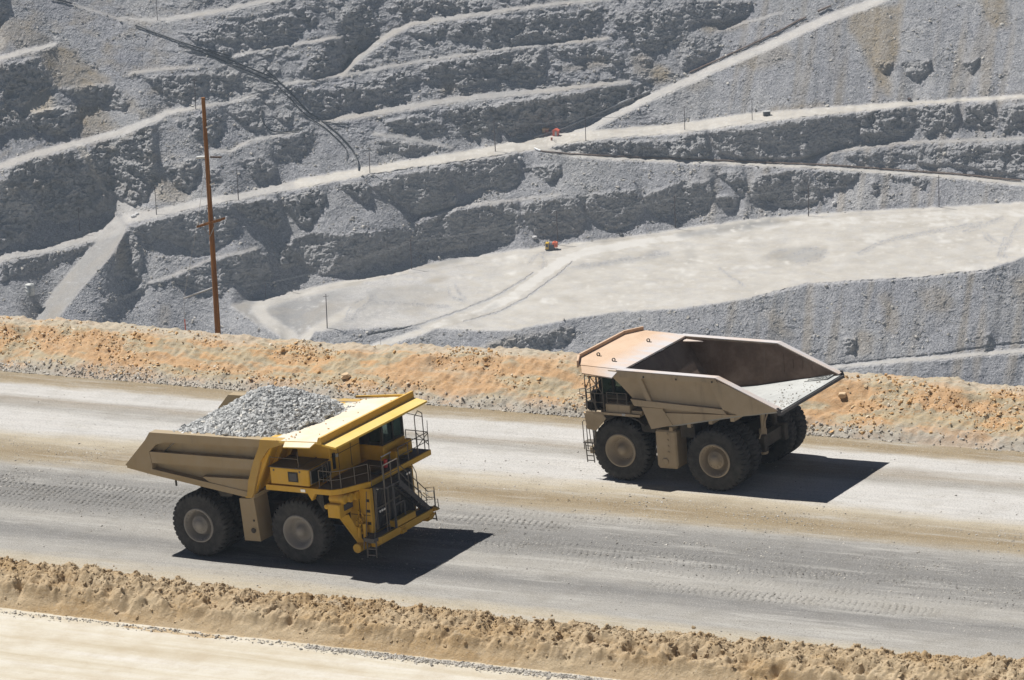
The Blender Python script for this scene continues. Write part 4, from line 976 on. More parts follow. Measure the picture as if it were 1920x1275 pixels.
# box of controls on the near rear of the deck
hb = MB(); hb.cbox(5.08, 7.62, -3.9, -1.75, DZ+.12, 5.62, .05); hbo = hb.build('equipment_box', YEL, LT)
mb = MB(); mb.box(6.28, 6.92, -3.93, -3.89, 4.86, 5.42); w0 = mb.build('box_grille', BLKM, hbo)
mb = MB(); mb.box(6.36, 6.84, -3.945, -3.925, 4.94, 5.34); mb.build('grille_panel', STEEL, w0)
mb = MB(); mb.box(5.02, 7.68, -3.95, -1.72, 5.625, 5.66); mb.box(6.8,6.86,-3.95,-1.7,5.66,5.70); mb.build('box_lid', STEEL, hbo)
mb = MB(); rail(mb, [(5.1,-3.88,5.62),(7.0,-3.88,5.62)], .55, .018, True, False); mb.tube([(7.0,-3.88,6.17),(7.0,-3.88,6.6)], .015, 5)
for xx in (5.35,7.05): mb.cyl((xx,-3.9,5.45), .06, -.03, .03, 'y', 8, .01)
mb.build('box_rail', RAILM, hbo)
mb = MB()   # dark front grille of the box with a pale frame
mb.box(7.63, 7.68, -3.78, -1.85, 4.78, 5.52)
g0 = mb.build('vent_grille', BLKM, hbo)
mb = MB()
for (y0, y1, z0, z1) in ((-3.80,-3.74,4.76,5.54),(-1.86,-1.80,4.76,5.54),(-3.74,-1.86,5.48,5.54),(-3.74,-1.86,4.76,4.80)): mb.box(7.64, 7.72, y0, y1, z0, z1)
mb.build('vent_frame', RAILM, g0)
# tall electrical cabinet
cab_ = MB(); cab_.cbox(5.6, 7.72, -1.85, 1.2, DZ+.02, 6.9, .04); ec = cab_.build('electrical_cabinet', YEL, LT)
mb = MB()
for yy in (-1.0,.25): mb.box(7.715, 7.73, yy-.02, yy+.02, DZ+.1, 6.85)
mb.box(7.715, 7.73, -1.75, 1.15, 5.7, 5.73); mb.build('door_seam', BLKM, ec)
mb = MB(); mb.box(7.72, 7.80, -1.62, -1.42, 5.0, 5.9); mb.build('switch_panel', BLKM, ec)
mb = MB(); mb.box(7.73, 7.84, -1.36, -1.18, 5.62, 5.80); mb.build('work_lamp', LENS, ec)
# operator's cab
cb = MB(); cb.cbox(6.6, 8.9, 1.75, 4.05, DZ+.02, 5.42, .05); cabo = cb.build('cab', YEL, LT)
mb = MB(); mb.cbox(6.55, 9.0, 1.7, 4.12, 6.62, 6.82, .06); mb.build('cab_roof', BLKM, cabo)
mb = MB()
for (x, y) in ((6.7,1.85),(8.78,1.85),(8.78,3.96),(6.7,3.96),(7.9,1.85),(7.9,3.96),(8.80,2.9)): mb.box(x-.07, x+.07, y-.07, y+.07, 5.42, 6.62)
mb.box(6.62,6.7,1.8,4.0,5.42,6.62); mb.box(6.7,8.8,1.80,1.9,5.42,5.6); mb.box(8.75,8.85,1.85,3.96,5.42,5.55)
mb.box(6.7,7.9,1.82,1.88,5.42,6.62)
mb.build('cab_pillar', BLKM, cabo)
mb = MB(); mb.box(8.80,8.82,1.92,2.82,5.55,6.62); mb.box(8.80,8.82,2.98,3.9,5.55,6.62); each(mb, 'windscreen', GLASS, cabo, 'piece')
mb = MB(); mb.box(7.97,8.71,1.84,1.86,5.6,6.62); mb.box(7.97,8.71,3.95,3.97,5.45,6.62); each(mb, 'side_window', GLASS, cabo, 'piece')
mb = MB(); mb.cbox(7.2,7.9,2.6,3.3,5.0,6.1,.06); mb.lathe([(.22,-.02),(.22,.02)], (8.4,2.95,5.75), 'x', 16); mb.build('seat', BLKM, cabo)
mb = MB(); mb.cbox(9.0,9.5,2.1,3.4,DZ+.02,5.05,.04); mb.cbox(9.1,9.45,3.55,3.85,DZ+.02,5.35,.04); each(mb, 'front_locker', YEL, LT, 'piece')
mb = MB(); mb.cyl((9.75,.55,DZ), .11, .05, .55, 'z', 12); mb.build('fire_extinguisher', REDM, LT)
mb = MB(); mb.lathe([(.24,.0),(.34,.06),(.36,.12),(.3,.18),(.001,.2)], (9.7,-.35,DZ), 'z', 18); mb.lathe([(.24,.0),(.34,.06),(.36,.12),(.3,.18),(.001,.2)], (9.8,2.4,DZ), 'z', 18); each(mb, 'coiled_hose', BLKM, LT, 'piece')
# handrails
mb = MB()
rail(mb, [(8.0,-2.7,DZ),(8.15,-3.7,DZ),(8.95,-3.72,DZ),(9.35,-3.4,DZ),(9.75,-2.6,DZ),(10.15,-1.85,DZ)], 1.0)
rail(mb, [(10.2,-.55,DZ),(10.2,.35,DZ)], 1.0); rail(mb, [(10.2,1.2,DZ),(10.2,2.2,DZ),(10.2,3.2,DZ),(10.2,4.35,DZ),(9.4,4.4,DZ),(8.7,4.4,DZ)], 1.05)
mb.tube([(8.0,-2.5,DZ),(8.0,-2.5,DZ+1.2),(8.1,-3.2,DZ+1.2),(8.1,-3.2,DZ+.2),(8.0,-2.5,DZ+.2)], .03, 5)
for (x, y) in ((9.9,4.4),(9.9,3.6)):
    mb.tube([(x,y,DZ),(x,y,DZ+2.1)], .03, 5)
mb.tube([(9.9,4.4,DZ+2.1),(9.9,4.0,DZ+2.35),(9.9,3.6,DZ+2.1)], .03, 5)
mb.tube([(9.9,4.4,DZ+1.9),(9.0,4.1,6.7)], .025, 5); mb.tube([(10.2,4.35,DZ+.3),(9.9,3.6,DZ+1.2)], .025, 5); mb.tube([(10.2,3.2,DZ+.5),(10.2,4.35,DZ+1.0)], .025, 5)
mb.tube([(10.2,4.35,DZ+1.05),(10.2,4.4,DZ+1.7)], .02, 5)
mb.build('handrail', RAILM, LT)
mb = MB(); mb.tube([(10.22,-.55,DZ+1.02),(10.22,.42,DZ+1.02)], .035, 6); mb.build('bright_grab_rail', GALV, LT)
# mirror arms
# --- front: radiator, side panels, air cleaners
rd = MB(); rd.box(10.2, 10.42, -1.9, 1.95, 1.8, DZ-.32); rad_o = rd.build('radiator_grille', BLKM, LT)
mb = MB()
for i in range(26): mb.box(10.42, 10.455, -1.82+i*.145, -1.78+i*.145, 1.85, DZ-.36)
mb.build('grille_bar', STEEL, rad_o)
mb = MB(); mb.box(10.42,10.50,-1.92,-1.78,1.8,DZ-.32); mb.box(10.42,10.50,1.85,1.97,1.8,DZ-.32); mb.box(10.42,10.49,-.62,-.5,1.8,DZ-.32); mb.box(10.42,10.5,-1.78,-.62,2.95,3.06); mb.box(10.42,10.5,-.5,.6,3.0,3.1); mb.box(10.42,10.5,.55,.62,2.0,3.05); mb.build('grille_frame', RAILM, rad_o)
mb = MB()
for (y, z) in ((-1.55,2.80),(-1.33,2.80),(-1.11,2.80),(-1.6,4.1),(1.45,4.05),(1.68,4.05),(1.2,2.95),(1.55,2.95)): mb.cyl((10.5,y,z), .075, -.04, .03, 'x', 12, .01)
each(mb, 'headlight', LENS, LT, 'piece')
sp = MB(); sp.box(9.0, 10.38, -2.22, -1.93, 1.75, DZ-.32); sp.box(9.0,10.38,1.98,2.25,1.75,DZ-.32); spo = each(sp, 'radiator_side_panel', YEL, LT, 'side')[0]
mb = MB()
for z in (2.2,2.9,3.5): mb.box(10.1,10.3,-2.25,-2.22,z,z+.16)
mb.box(9.62,9.66,-2.235,-2.22,1.8,DZ-.4); mb.box(9.05,10.3,-2.235,-2.22,2.72,2.75); mb.build('panel_latch', BLKM, spo)
ac = MB()
for s, ys in ((-1,(-3.32,-2.86,-2.42)),(1,(3.3,2.85,2.45))):
    for k, y in enumerate(ys): ac.cyl((9.3,y,3.92-.02*k), .27, -.75, .22+.1*k, 'x', 20, .05)
each(ac, 'air_cleaner', YEL, LT, 'piece')
mb = MB()
S(lambda s: mb.cbox(8.55,9.35,s*3.45-.32,s*3.45+.32,2.95,3.72,.04)); S(lambda s: mb.cbox(8.75,9.3,s*3.0-.6,s*3.0+.55,3.0,3.6,.04))
S(lambda s: mb.loft([(9.15,s*3.55,3.0),(9.5,s*3.15,3.0),(9.1,s*2.8,3.0),(8.8,s*3.3,3.0)], [(9.75,s*2.75,1.2),(9.95,s*2.5,1.2),(9.7,s*2.3,1.2),(9.5,s*2.55,1.2)]))
mb.cyl((9.75,-2.7,1.05), .27, -.35, 1.3, 'y', 20, .04); mb.cyl((9.75,2.7,1.05), .27, -1.3, .35, 'y', 20, .04)
mb.cyl((8.5,-3.5,3.55), .14, -.3, .1, 'y', 12); mb.prism([(7.4,4.26),(7.9,4.26),(7.65,3.85)], -3.85, -3.4)
each(mb, 'front_support', YEL, LT, 'side')
mb = MB(); S(lambda s: mb.box(9.38,9.44,s*2.95-.42,s*2.95+.38,3.28,3.62)); each(mb, 'dark_nameplate', STEEL, LT, 'side')
mb = MB()   # plumbing between the support and the radiator panel
for k in range(16):
    y = -2.75+.45*random.random(); z = 1.45+1.3*random.random(); x = 9.6+.3*random.random()
    mb.tube([(x,y,z),(x+.15*random.random(),y+.2*random.random(),z+.3*random.random()),(x+.1,y+.25*(random.random()-.5),z+.55*random.random())], .045, 6)
mb.cyl((10.0,-2.45,1.45), .13, 0, .9, 'z', 12); mb.cyl((9.8,-2.7,1.6), .10, 0, .6, 'z', 12); mb.build('pipework', YEL, LT)
mb = MB(); mb.box(9.22,9.28,-3.54,-3.40,4.30,4.42); mb.build('orange_marker_lamp', OLENS, LT)
mb = MB(); mb.box(7.0,7.3,-3.90,-3.86,4.32,4.48); mb.build('side_lamp', LENS, LT)
mb = MB(); mb.tube([(4.3,-3.3,4.15),(4.8,-3.4,4.25),(5.3,-3.3,4.3),(6.2,-2.9,4.3)], .14, 10); mb.build('exhaust_pipe', STEEL, LT)
mb = MB(); S(lambda s: mb.loft([(7.5,s*2.6,4.25),(8.2,s*2.6,4.25),(8.2,s*3.55,4.25),(7.5,s*3.55,4.25)], [(8.15,s*2.6,3.2),(8.25,s*2.6,3.2),(8.25,s*3.55,3.2),(8.15,s*3.55,3.2)])); each(mb, 'mud_flap', BLKM, LT, 'side')
# --- bumper, stairs, ladders
bp = MB()
bp.prism([(10.25,-2.7),(11.02,-2.7),(11.1,-2.55),(11.1,2.75),(10.9,3.15),(10.35,3.15),(10.2,2.6)], 1.34, 1.68, 'z')
bp.box(10.3,10.6,-2.4,2.4,1.0,1.34); bp.prism([(10.35,1.4),(10.9,1.4),(11.3,1.55),(10.95,1.75)], 3.0, 3.25); bp.prism([(10.5,1.0),(10.9,1.0),(11.15,1.4),(10.4,1.4)], 2.5, 3.0)
bpo = bp.build('bumper', YEL, LT)
mb = MB(); mb.cbox(10.55,11.02,-.85,1.2,1.70,2.06,.04); mb.build('bumper_locker', YEL, bpo)
mb = MB(); mb.prism([(10.28,-3.1),(10.95,-3.1),(11.0,-2.5),(10.9,-.9),(10.48,-.9),(10.48,-1.9),(10.28,-2.3)], 1.684, 1.71, 'z'); mb.prism([(10.28,-3.1),(10.95,-3.1),(11.0,-2.72),(10.28,-2.72)], 1.52, 1.684, 'z'); mb.build('step_plate', RAILM, bpo); mb = MB(); mb.prism([(10.5,1.4),(11.0,1.4),(11.0,3.1),(10.5,3.1)], 1.684, 1.71, 'z'); mb.build('step_plate', RAILM, bpo)
mb = MB(); mb.tube([(11.08,-.55,1.62),(11.2,-.55,1.62),(11.2,-.55,1.28),(11.08,-.55,1.28)], .04, 6); mb.tube([(11.08,-.2,1.62),(11.2,-.2,1.62),(11.2,-.2,1.28),(11.08,-.2,1.28)], .04, 6); mb.box(11.08,11.16,-.6,-.15,1.25,1.45); each(mb, 'tow_hook', YEL, bpo, 'piece')
st = MB()
st.loft([(10.55,-.42,4.02),(10.61,-.42,4.02),(10.61,-.2,4.26),(10.55,-.2,4.26)], [(10.55,2.35,1.72),(10.61,2.35,1.72),(10.61,2.5,1.9),(10.55,2.5,1.9)])
st.loft([(11.08,-.42,4.02),(11.14,-.42,4.02),(11.14,-.2,4.26),(11.08,-.2,4.26)], [(11.08,2.35,1.72),(11.14,2.35,1.72),(11.14,2.5,1.9),(11.08,2.5,1.9)])
for i in range(11):
    t = (i+.5)/11; y = -.3+2.75*t; z = 4.1-2.35*t; st.box(10.6, 11.1, y-.11, y+.11, z-.03, z)
st.prism([(10.25,-1.85),(11.15,-1.85),(11.15,-.3),(10.25,-.3)], 4.18, 4.26, 'z'); st.box(11.02,11.1,-1.0,-.86,1.7,4.2); st.box(11.02,11.1,-.86,.1,2.95,3.05); st.box(11.04,11.1,.02,.1,2.2,3.05)
sto = st.build('front_stairway', STEEL, LT)
mb = MB()
mb.tube([(11.13,-.3,4.26),(11.13,-.3,5.2),(11.13,2.4,2.8),(11.13,3.0,2.65),(11.13,3.0,1.7)], .028, 5); mb.tube([(11.13,-.3,4.75),(11.13,2.3,2.35)], .022, 5)
for t in (.33,.66): mb.tube([(11.13,-.3+2.7*t,4.2-2.4*t),(11.13,-.3+2.7*t,5.2-2.4*t)], .025, 5)
mb.tube([(10.6,2.3,1.9),(10.6,2.2,3.9),(10.4,2.15,4.4)], .025, 5); mb.tube([(10.62,2.5,1.8),(10.62,2.5,2.7),(10.62,1.0,3.9)], .025, 5)
mb.tube([(10.55,3.1,1.7),(10.55,3.1,2.75),(11.1,3.1,2.85),(11.1,3.1,1.7)], .028, 5); mb.tube([(10.55,3.1,2.2),(11.1,3.1,2.25)], .022, 5); mb.tube([(10.95,3.3,1.5),(10.95,3.35,2.05),(11.15,3.3,2.1),(11.2,3.25,1.6)], .025, 5)
mb.tube([(10.62,2.3,2.2),(11.1,2.9,2.2),(10.62,2.7,2.6)], .022, 5)
rail(mb, [(11.12,-1.8,4.26),(11.12,-1.1,4.26),(11.12,-.35,4.26)], 1.25, .028)
mb.tube([(10.3,-1.85,4.3),(10.3,-1.85,5.5),(11.1,-1.85,5.5),(11.1,-1.85,1.8)], .026, 5)
mb.tube([(10.35,-2.9,1.7),(10.35,-2.5,4.2)], .024, 5); mb.tube([(10.9,-2.9,1.7),(10.9,-2.3,4.2)], .024, 5)
for z in (2.2,2.7): mb.tube([(10.95,-2.0,z),(10.95,-1.4,z),(10.95,-1.4,z-.5)], .024, 5)
mb.build('stair_rail', RAILM, sto)
mb = MB(); ladder(mb, (10.45,-3.08,.62), (10.42,-2.95,1.66), (.55,.04,0), 3, .045, .045)
mb.tube([(10.32,-3.1,1.6),(10.30,-3.15,1.1)], .03, 5); mb.build('boarding_ladder', RAILM, LT)
mb = MB(); ladder(mb, (10.55,3.2,.85), (10.55,3.1,1.4), (.5,0,0), 2, .04, .035); mb.build('far_ladder', RAILM, LT)

# ---- the load
def heap_h(x, y):
    dx = (x-2.55); dy = (y-.15)
    rr = np.sqrt((dx/np.where(dx > 0, 4.6, 3.35))**2+(dy/4.25)**2)
    h = 7.05+1.78*np.clip(1-np.clip(rr, 0, 1)**1.25, 0, 1)
    h = h+.14*fbm(x/1.1, y/1.1, 3)+.07*noise(x/.35, y/.35)
    # spill onto the canopy, and down into the tail
    h = np.where(x < -.6, np.minimum(h, 7.05-.75*(-.6-x)), h)
    return h
xs = np.arange(-3.6, 6.9, .07); ys = np.arange(-4.0, 4.01, .07)
GU, GV = np.meshgrid(xs, ys); H = heap_h(GU, GV)
m, nt, b = newmat('crushed_ore'); n = N(nt); a = n.sepc(n.attr('masks').outputs['Color'])
base = n.ramp(a[0], [(0,(.24,.245,.245)),(.3,(.34,.345,.34)),(.7,(.45,.45,.44)),(.93,(.55,.55,.535)),(1,(.60,.56,.49))])
base = n.mix(n.rng(n.noise(n.obj(), 5, 4), .4, .7, 0, .5), base, n.mix(1, base, (.72,.73,.74), 'MULTIPLY'))
nt.links.new(base, b.inputs['Base Color']); b.inputs['Roughness'].default_value = .92; MAT_ORE = m
rt = empty('rock_load', ROAD_M.copy(), 'heap of grey crushed rock carried in the yellow truck', 'rock heap')
o = npmesh('heap_core', np.stack([GU, GV, np.maximum(H-.10, 4.9)], -1).reshape(-1,3), gridfaces(len(xs), len(ys)), MAT_ORE, rt, smooth=False)
r_ = rng.random(H.size); vcol(o, 'masks', np.stack([.15+.5*r_, r_, r_, np.ones_like(r_)], -1))
def pl(r):
    x = r.uniform(-1.4, 6.9, 52000); y = r.uniform(-3.85, 3.85, 52000); f_ = np.clip(1.25-1.6*np.exp(-((x-1.6)**2+(y-1.6)**2)/2.2), 0, 1); q = r.random(52000) < f_; x, y = x[q], y[q]
    lim = 6.65+.5*noise(y/1.2, y*0)-.25*np.abs(y-1.0)*np.where(y < 1, .9, .3)
    k = (x < lim); x, y = x[k], y[k]; return x, y, np.maximum(heap_h(x, y), 7.02+(x-4.85)*.1*(x > 5.3))-.01
o = stones('rock_pieces', 0, pl, lambda r, n: .018+.15*r.random(n)**11+.034*r.random(n), MAT_ORE, 11); o.parent = rt
o['kind'] = 'stuff'
def pl(r):
    x = r.uniform(5.9, 8.6, 120); y = r.uniform(-4.2, 4.2, 120); k = r.random(120) < np.exp(-(x-5.9)/.8); x, y = x[k], y[k]
    return x, y, 7.22+(x-5.5)*.0945
o = stones('spilled_pieces', 0, pl, lambda r, n: .03+.05*r.random(n), MAT_OSTONE, 12); o.parent = rt; o['kind'] = 'stuff'

# ================================================================== empty tan haul truck
RTO = np.array([29.139, 2.592, 1.578])
RT_M = frame(RTO, -E1, -EL, EN)
TT = empty('haul_truck', RT_M, 'dusty tan haul truck heading left with an empty open tray', 'haul truck', 'haul trucks on the road')
wheels(TT, RIMT, 4.06, 3.60)
W2 = 3.98
prof = [(-4.28,5.05),(-.4,6.68),(5.97,6.74),(6.50,6.74),(6.38,6.22),(5.95,5.85),(5.5,5.42),(5.2,5.1),(5.0,4.72),(4.55,4.62),(4.0,3.40),(2.6,3.72),(-1.84,4.58)]
mb = MB(); S(lambda s: mb.prism(prof, s*(W2-.36), s*(W2-.26))); body = mb.build('dump_body', TANP, TT)
rb = MB()
def ribs2(s):
    y0, y1 = s*(W2-.26), s*W2
    rb.prism([(-.55,6.44),(-.4,6.685),(5.97,6.745),(6.50,6.745),(6.42,6.40),(5.9,6.38)], y0, y1+.05*s)      # top rail
    rb.prism([(-4.28,5.05),(-.55,6.55),(-.1,6.42),(.1,6.40),(-.72,4.90),(-1.84,4.58)], y0, y1-.02*s)        # tail plate
    rb.prism([(-.72,4.90),(5.2,5.1),(5.0,4.72),(-.95,4.62)], y0, y1-.01*s)                                # middle rail
    rb.prism([(4.45,6.38),(4.8,6.38),(4.2,5.06),(3.88,5.06)], y0, y1-.07*s)                               # diagonal rib
    rb.prism([(3.2,4.66),(4.55,4.66),(4.0,3.40),(2.6,3.72)], y0, y1-.06*s)
    rb.prism([(-1.8,4.62),(3.2,4.40),(4.3,4.05),(4.0,3.40),(2.6,3.72)], y0, y1-.09*s)
S(ribs2); each(rb, 'side_ribs', TANP, body, 'side')
mb = MB()
for s in (-1,1):
    for x in (-.2,2.1,4.2): mb.cyl((x, s*(W2+.05), 6.52-.03), .06, -.02, .02, 'y', 10, .005)
each(mb, 'lifting_hole', BLKM, body, 'piece')
# liner: inside faces, floor and front wall are worn, darker plate
lin = MB()
S(lambda s: lin.prism([(-4.2,5.08),(-.42,6.62),(5.6,6.68),(4.6,5.0),(3.55,3.72),(1.0,4.0),(-2.0,4.6),(-4.2,5.0)], s*(W2-.42), s*(W2-.362)))
lin.prism([(3.5,3.7),(3.62,3.85),(4.6,5.0),(5.62,6.62),(5.72,6.62),(4.72,4.9),(3.75,3.6)], -W2+.3, W2-.3)
ln = lin.build('tray_liner', LINER, body)
mb = MB(); S(lambda s: [mb.box(x, x+.05, s*(W2-.46), s*(W2-.42), 5.05+.1*(3-x)*0+(.0 if x > -1 else .25), 5.9+.25*(x+1.5)) for x in (-2.6,-2.0,-1.4,-.8)]); each(mb, 'wear_bar', LINER, ln, 'piece')
mb = MB(); mb.prism([(-4.34,5.06),(-4.34,4.90),(-1.84,4.50),(2.6,3.6),(3.8,3.5),(3.7,3.74),(1.0,4.12),(-2.0,4.72)], -W2+.3, W2-.3); fl = mb.build('tray_floor', FLOORM, body)
mb = MB()    # raised wear grid by the far tail corner
for i in range(6):
    mb.box(-3.95+.26*i, -3.90+.26*i, -3.55, -2.75, 4.98-.02*i-.055*i+.02, 5.10-.075*i)
for yy in (-3.55,-3.15,-2.75): mb.loft([(-3.95,yy-.03,4.98),(-3.95,yy+.03,4.98),(-2.5,yy+.03,4.72),(-2.5,yy-.03,4.72)], [(-3.95,yy-.03,5.10),(-3.95,yy+.03,5.10),(-2.5,yy+.03,4.83),(-2.5,yy-.03,4.83)])
mb.build('wear_grid', FLOORM, fl)
def pl(r):
    k = 260; x = -4.2+np.abs(r.normal(0, 1.6, k)); y = r.uniform(-3.5, 3.5, k); y = np.where(r.random(k) < .5, 2.4+.8*r.normal(0,1,k), y); q = (x < 3) & (np.abs(y) < 3.5); x, y = x[q], y[q]
    return x, y, np.where(x < -2, 5.06+(x+4.34)*-.145, 4.72-(x+2)*.2)+.01
o = stones('tray_grit', 0, pl, lambda r, n: .02+.07*r.random(n)**4, MAT_STONE, 31); o.parent = fl; o['kind'] = 'stuff'
tl = MB(); tl.prism([(-4.42,5.0),(-4.42,4.82),(-4.2,4.80),(-4.2,5.02)], -W2-.02, W2+.02); S(lambda s: tl.prism([(-4.4,5.0),(-4.18,5.0),(-4.18,5.25),(-4.3,5.25)], s*W2-.05, s*W2+.05)); tl.build('tail_edge', STEEL, body)
mb = MB()   # cross ribs below the floor
for x, z in ((-1.2,4.30),(.2,4.05),(1.6,3.75),(2.8,3.45)): mb.box(x, x+.22, -W2+.35, W2-.35, z-.18, z+.05)
S(lambda s: mb.prism([(-2.2,4.50),(3.6,3.45),(3.6,3.15),(-2.2,4.15)], s*1.2-.15, s*1.2+.15)); each(mb, 'floor_rib', TANP, body, 'piece')
trm = MB(); S(lambda s: trm.prism([(-4.25,5.10),(-.42,6.70),(5.97,6.76),(5.97,6.80),(-.43,6.745),(-4.28,5.14)], s*(W2-.40), s*(W2+.06))); each(trm, 'top_rail', TANC, body, 'side')  # rail cap in the paler canopy paint, standing in for its sunlit top
gus = MB(); gus.loft([(5.68,-W2+.3,6.60),(4.25,-W2+.34,6.50),(5.45,-W2+.95,6.60)], [(5.68,-W2+.3,6.64),(4.25,-W2+.34,6.54),(5.45,-W2+.95,6.64)]); gus.build('corner_gusset', TANC, body)
# canopy
outl = [(5.6,-3.86),(8.55,-3.86),(9.2,-2.65),(9.2,2.65),(8.55,3.86),(5.6,3.86)]
cz = lambda x: 6.70+(x-5.6)*.035
mb = MB(); mb.loft([(x,y,cz(x)) for x, y in outl], [(x,y,cz(x)+.10) for x, y in outl])
for yy in (-2.4,0,2.4): mb.prism([(5.7,6.70),(9.0,6.78),(9.0,6.62),(5.7,6.2)], yy-.08, yy+.08)
cano = mb.build('canopy', TANC, TT)
mb = MB(); ri = [(8.50,-3.86),(9.12,-2.6),(9.12,2.6),(8.50,3.86)]; ro = [(8.58,-3.93),(9.24,-2.66),(9.24,2.66),(8.58,3.93)]
for i in range(3):
    a0, a1, b0, b1 = ri[i], ri[i+1], ro[i], ro[i+1]
    q = [(*a0,6.72),(*a1,6.74),(*b1,6.74),(*b0,6.72)]; mb.loft(q, [(p[0],p[1],p[2]+.40) for p in q])
mb.build('canopy_rim', TANC, cano)
mb = MB(); S(lambda s: mb.loft([(5.85,s*3.87,6.72),(8.35,s*3.87,6.80),(8.05,s*4.32,6.50),(6.05,s*4.42,6.38)], [(5.85,s*3.87,6.78),(8.35,s*3.87,6.86),(8.05,s*4.32,6.56),(6.05,s*4.42,6.44)])); each(mb, 'side_flange', TANC, cano, 'side')
for (x, y) in ((8.3,1.9),(6.9,2.6),(7.0,-1.7)):
    mb = MB(); mb.lathe([(.075,-.03),(.115,-.03),(.115,.03),(.075,.03),(.075,-.03)], (x,y,cz(x)+.20), 'y', 16); mb.box(x-.2,x+.05,y-.05,y+.05,cz(x)+.09,cz(x)+.12); mb.box(x-.03,x+.03,y-.03,y+.03,cz(x)+.09,cz(x)+.14); mb.build('lifting_eye', BLKM, cano)
# chassis
mb = MB()
S(lambda s: mb.cbox(-1.9, 8.2, s*1.25-.22, s*1.25+.22, 1.75, 2.7)); mb.box(-1.7,-1.2,-1.2,1.2,1.9,2.6); mb.box(5.9,6.8,-1.5,1.5,1.5,3.0)
mb.cyl((0,0,TR), .9, -2.6, 2.6, 'y', 28); mb.lathe([(.001,-1.15),(.35,-1.1),(.7,-.75),(.85,-.3)], (0,0,TR), 'x', 24); mb.cyl((6.35,0,TR), .5, -2.9, 2.9, 'y', 20)
mb.box(4.9, 8.2, -1.7, 1.7, 2.6, 4.1); S(lambda s: mb.cyl((6.35,s*2.3,1.6), .34, 0, 2.3, 'z', 18)); S(lambda s: mb.tube([(2.9,s*1.9,1.7),(1.4,s*1.9,3.6)], .2, 10))
mb.cyl((-1.2,-1.1,1.8), .2, 0, 2.3, 'z', 12)
mb.box(3.7,5.0,2.2,3.3,3.0,3.7); mb.box(1.5,2.4,2.6,3.4,2.9,3.9)
mb.build('chassis', CHASS, TT)
mb = MB()    # rear suspension struts
for s in (1,):
    mb.cyl((-1.55,s*.95,2.0), .23, 0, 1.0, 'z', 16); mb.cyl((-1.6,s*.95,3.0), .15, 0, .95, 'z', 14); mb.cyl((-1.5,s*.95,1.5), .28, 0, .5, 'z', 16)
    mb.tube([(-1.9,s*1.5,4.3),(-1.8,s*1.55,2.9)], .035, 6); mb.tube([(-1.9,s*.5,4.3),(-1.7,s*1.7,2.6)], .04, 6)
each(mb, 'suspension_strut', TANP, TT, 'side')
tk = MB(); tk.cbox(2.62,3.97,2.35,3.62,1.22,3.28,.09); tk.loft([(2.75,2.4,1.0),(3.85,2.4,1.0),(3.85,3.5,1.0),(2.75,3.5,1.0)], [(2.64,2.37,1.24),(3.95,2.37,1.24),(3.95,3.6,1.24),(2.64,3.6,1.24)]); t_ = tk.build('fuel_tank', TANP, TT)
mb = MB(); mb.cyl((3.4,3.62,1.45), .20, -.02, .09, 'y', 18); 
for z in (3.05,2.7,2.35,2.0): mb.cyl((3.2-.01*z,3.62,z), .075, -.02, .05, 'y', 10, .01)
each(mb, 'tank_fitting', TANP, t_, 'piece')
tk = MB(); tk.cbox(2.62,3.97,-3.62,-2.35,1.1,3.28,.09); tk.build('hydraulic_tank', TANP, TT)
mb = MB(); S(lambda s: mb.tube([(4.05,s*3.4,2.9),(4.1,s*3.5,1.6)], .05, 6)); each(mb, 'hose', BLKM, TT, 'side')
# deck, fenders, engine side
D2 = 4.12
mb = MB(); mb.prism([(4.8,-3.75),(8.35,-3.75),(8.55,-3.3),(8.55,3.3),(8.35,3.75),(4.8,3.75)], D2-.14, D2, 'z'); dk = mb.build('deck', TANP, TT)
mb = MB()
S(lambda s: mb.prism([(8.42,4.0),(8.30,3.05),(7.75,3.0),(7.05,3.75),(7.2,4.0)], s*3.75-.06, s*3.75+.02)); S(lambda s: mb.loft([(8.42,s*3.7,3.98),(8.30,s*3.7,3.05),(8.3,s*2.2,3.05),(8.42,s*2.2,3.98)], [(8.5,s*3.7,3.98),(8.38,s*3.7,3.05),(8.38,s*2.2,3.05),(8.5,s*2.2,3.98)]))
each(mb, 'fender', TANP, TT, 'side')
mb = MB()
arc = [(7.25,3.72),(6.95,3.94),(6.4,4.02),(5.6,3.96),(4.9,3.70),(4.6,3.42)]; arc2 = [(x-.02, z+.10+(.0 if i else .02)) for i, (x, z) in enumerate(arc)]
S(lambda s: mb.prism(arc+arc2[::-1], s*2.5, s*3.72)); each(mb, 'mudguard', CHASS, TT, 'side')
mb = MB(); S(lambda s: mb.cbox(5.5,7.1,s*3.2-.42,s*3.2+.42,D2+.003,4.62,.05)); S(lambda s: mb.box(4.75,5.4,s*3.2-.4,s*3.2+.4,D2+.003,4.3)); each(mb, 'deck_box', TANP, TT, 'side')
mb = MB(); mb.box(5.75,5.95,3.74,3.78,4.0,4.14); mb.build('side_lamp', LENS, TT)
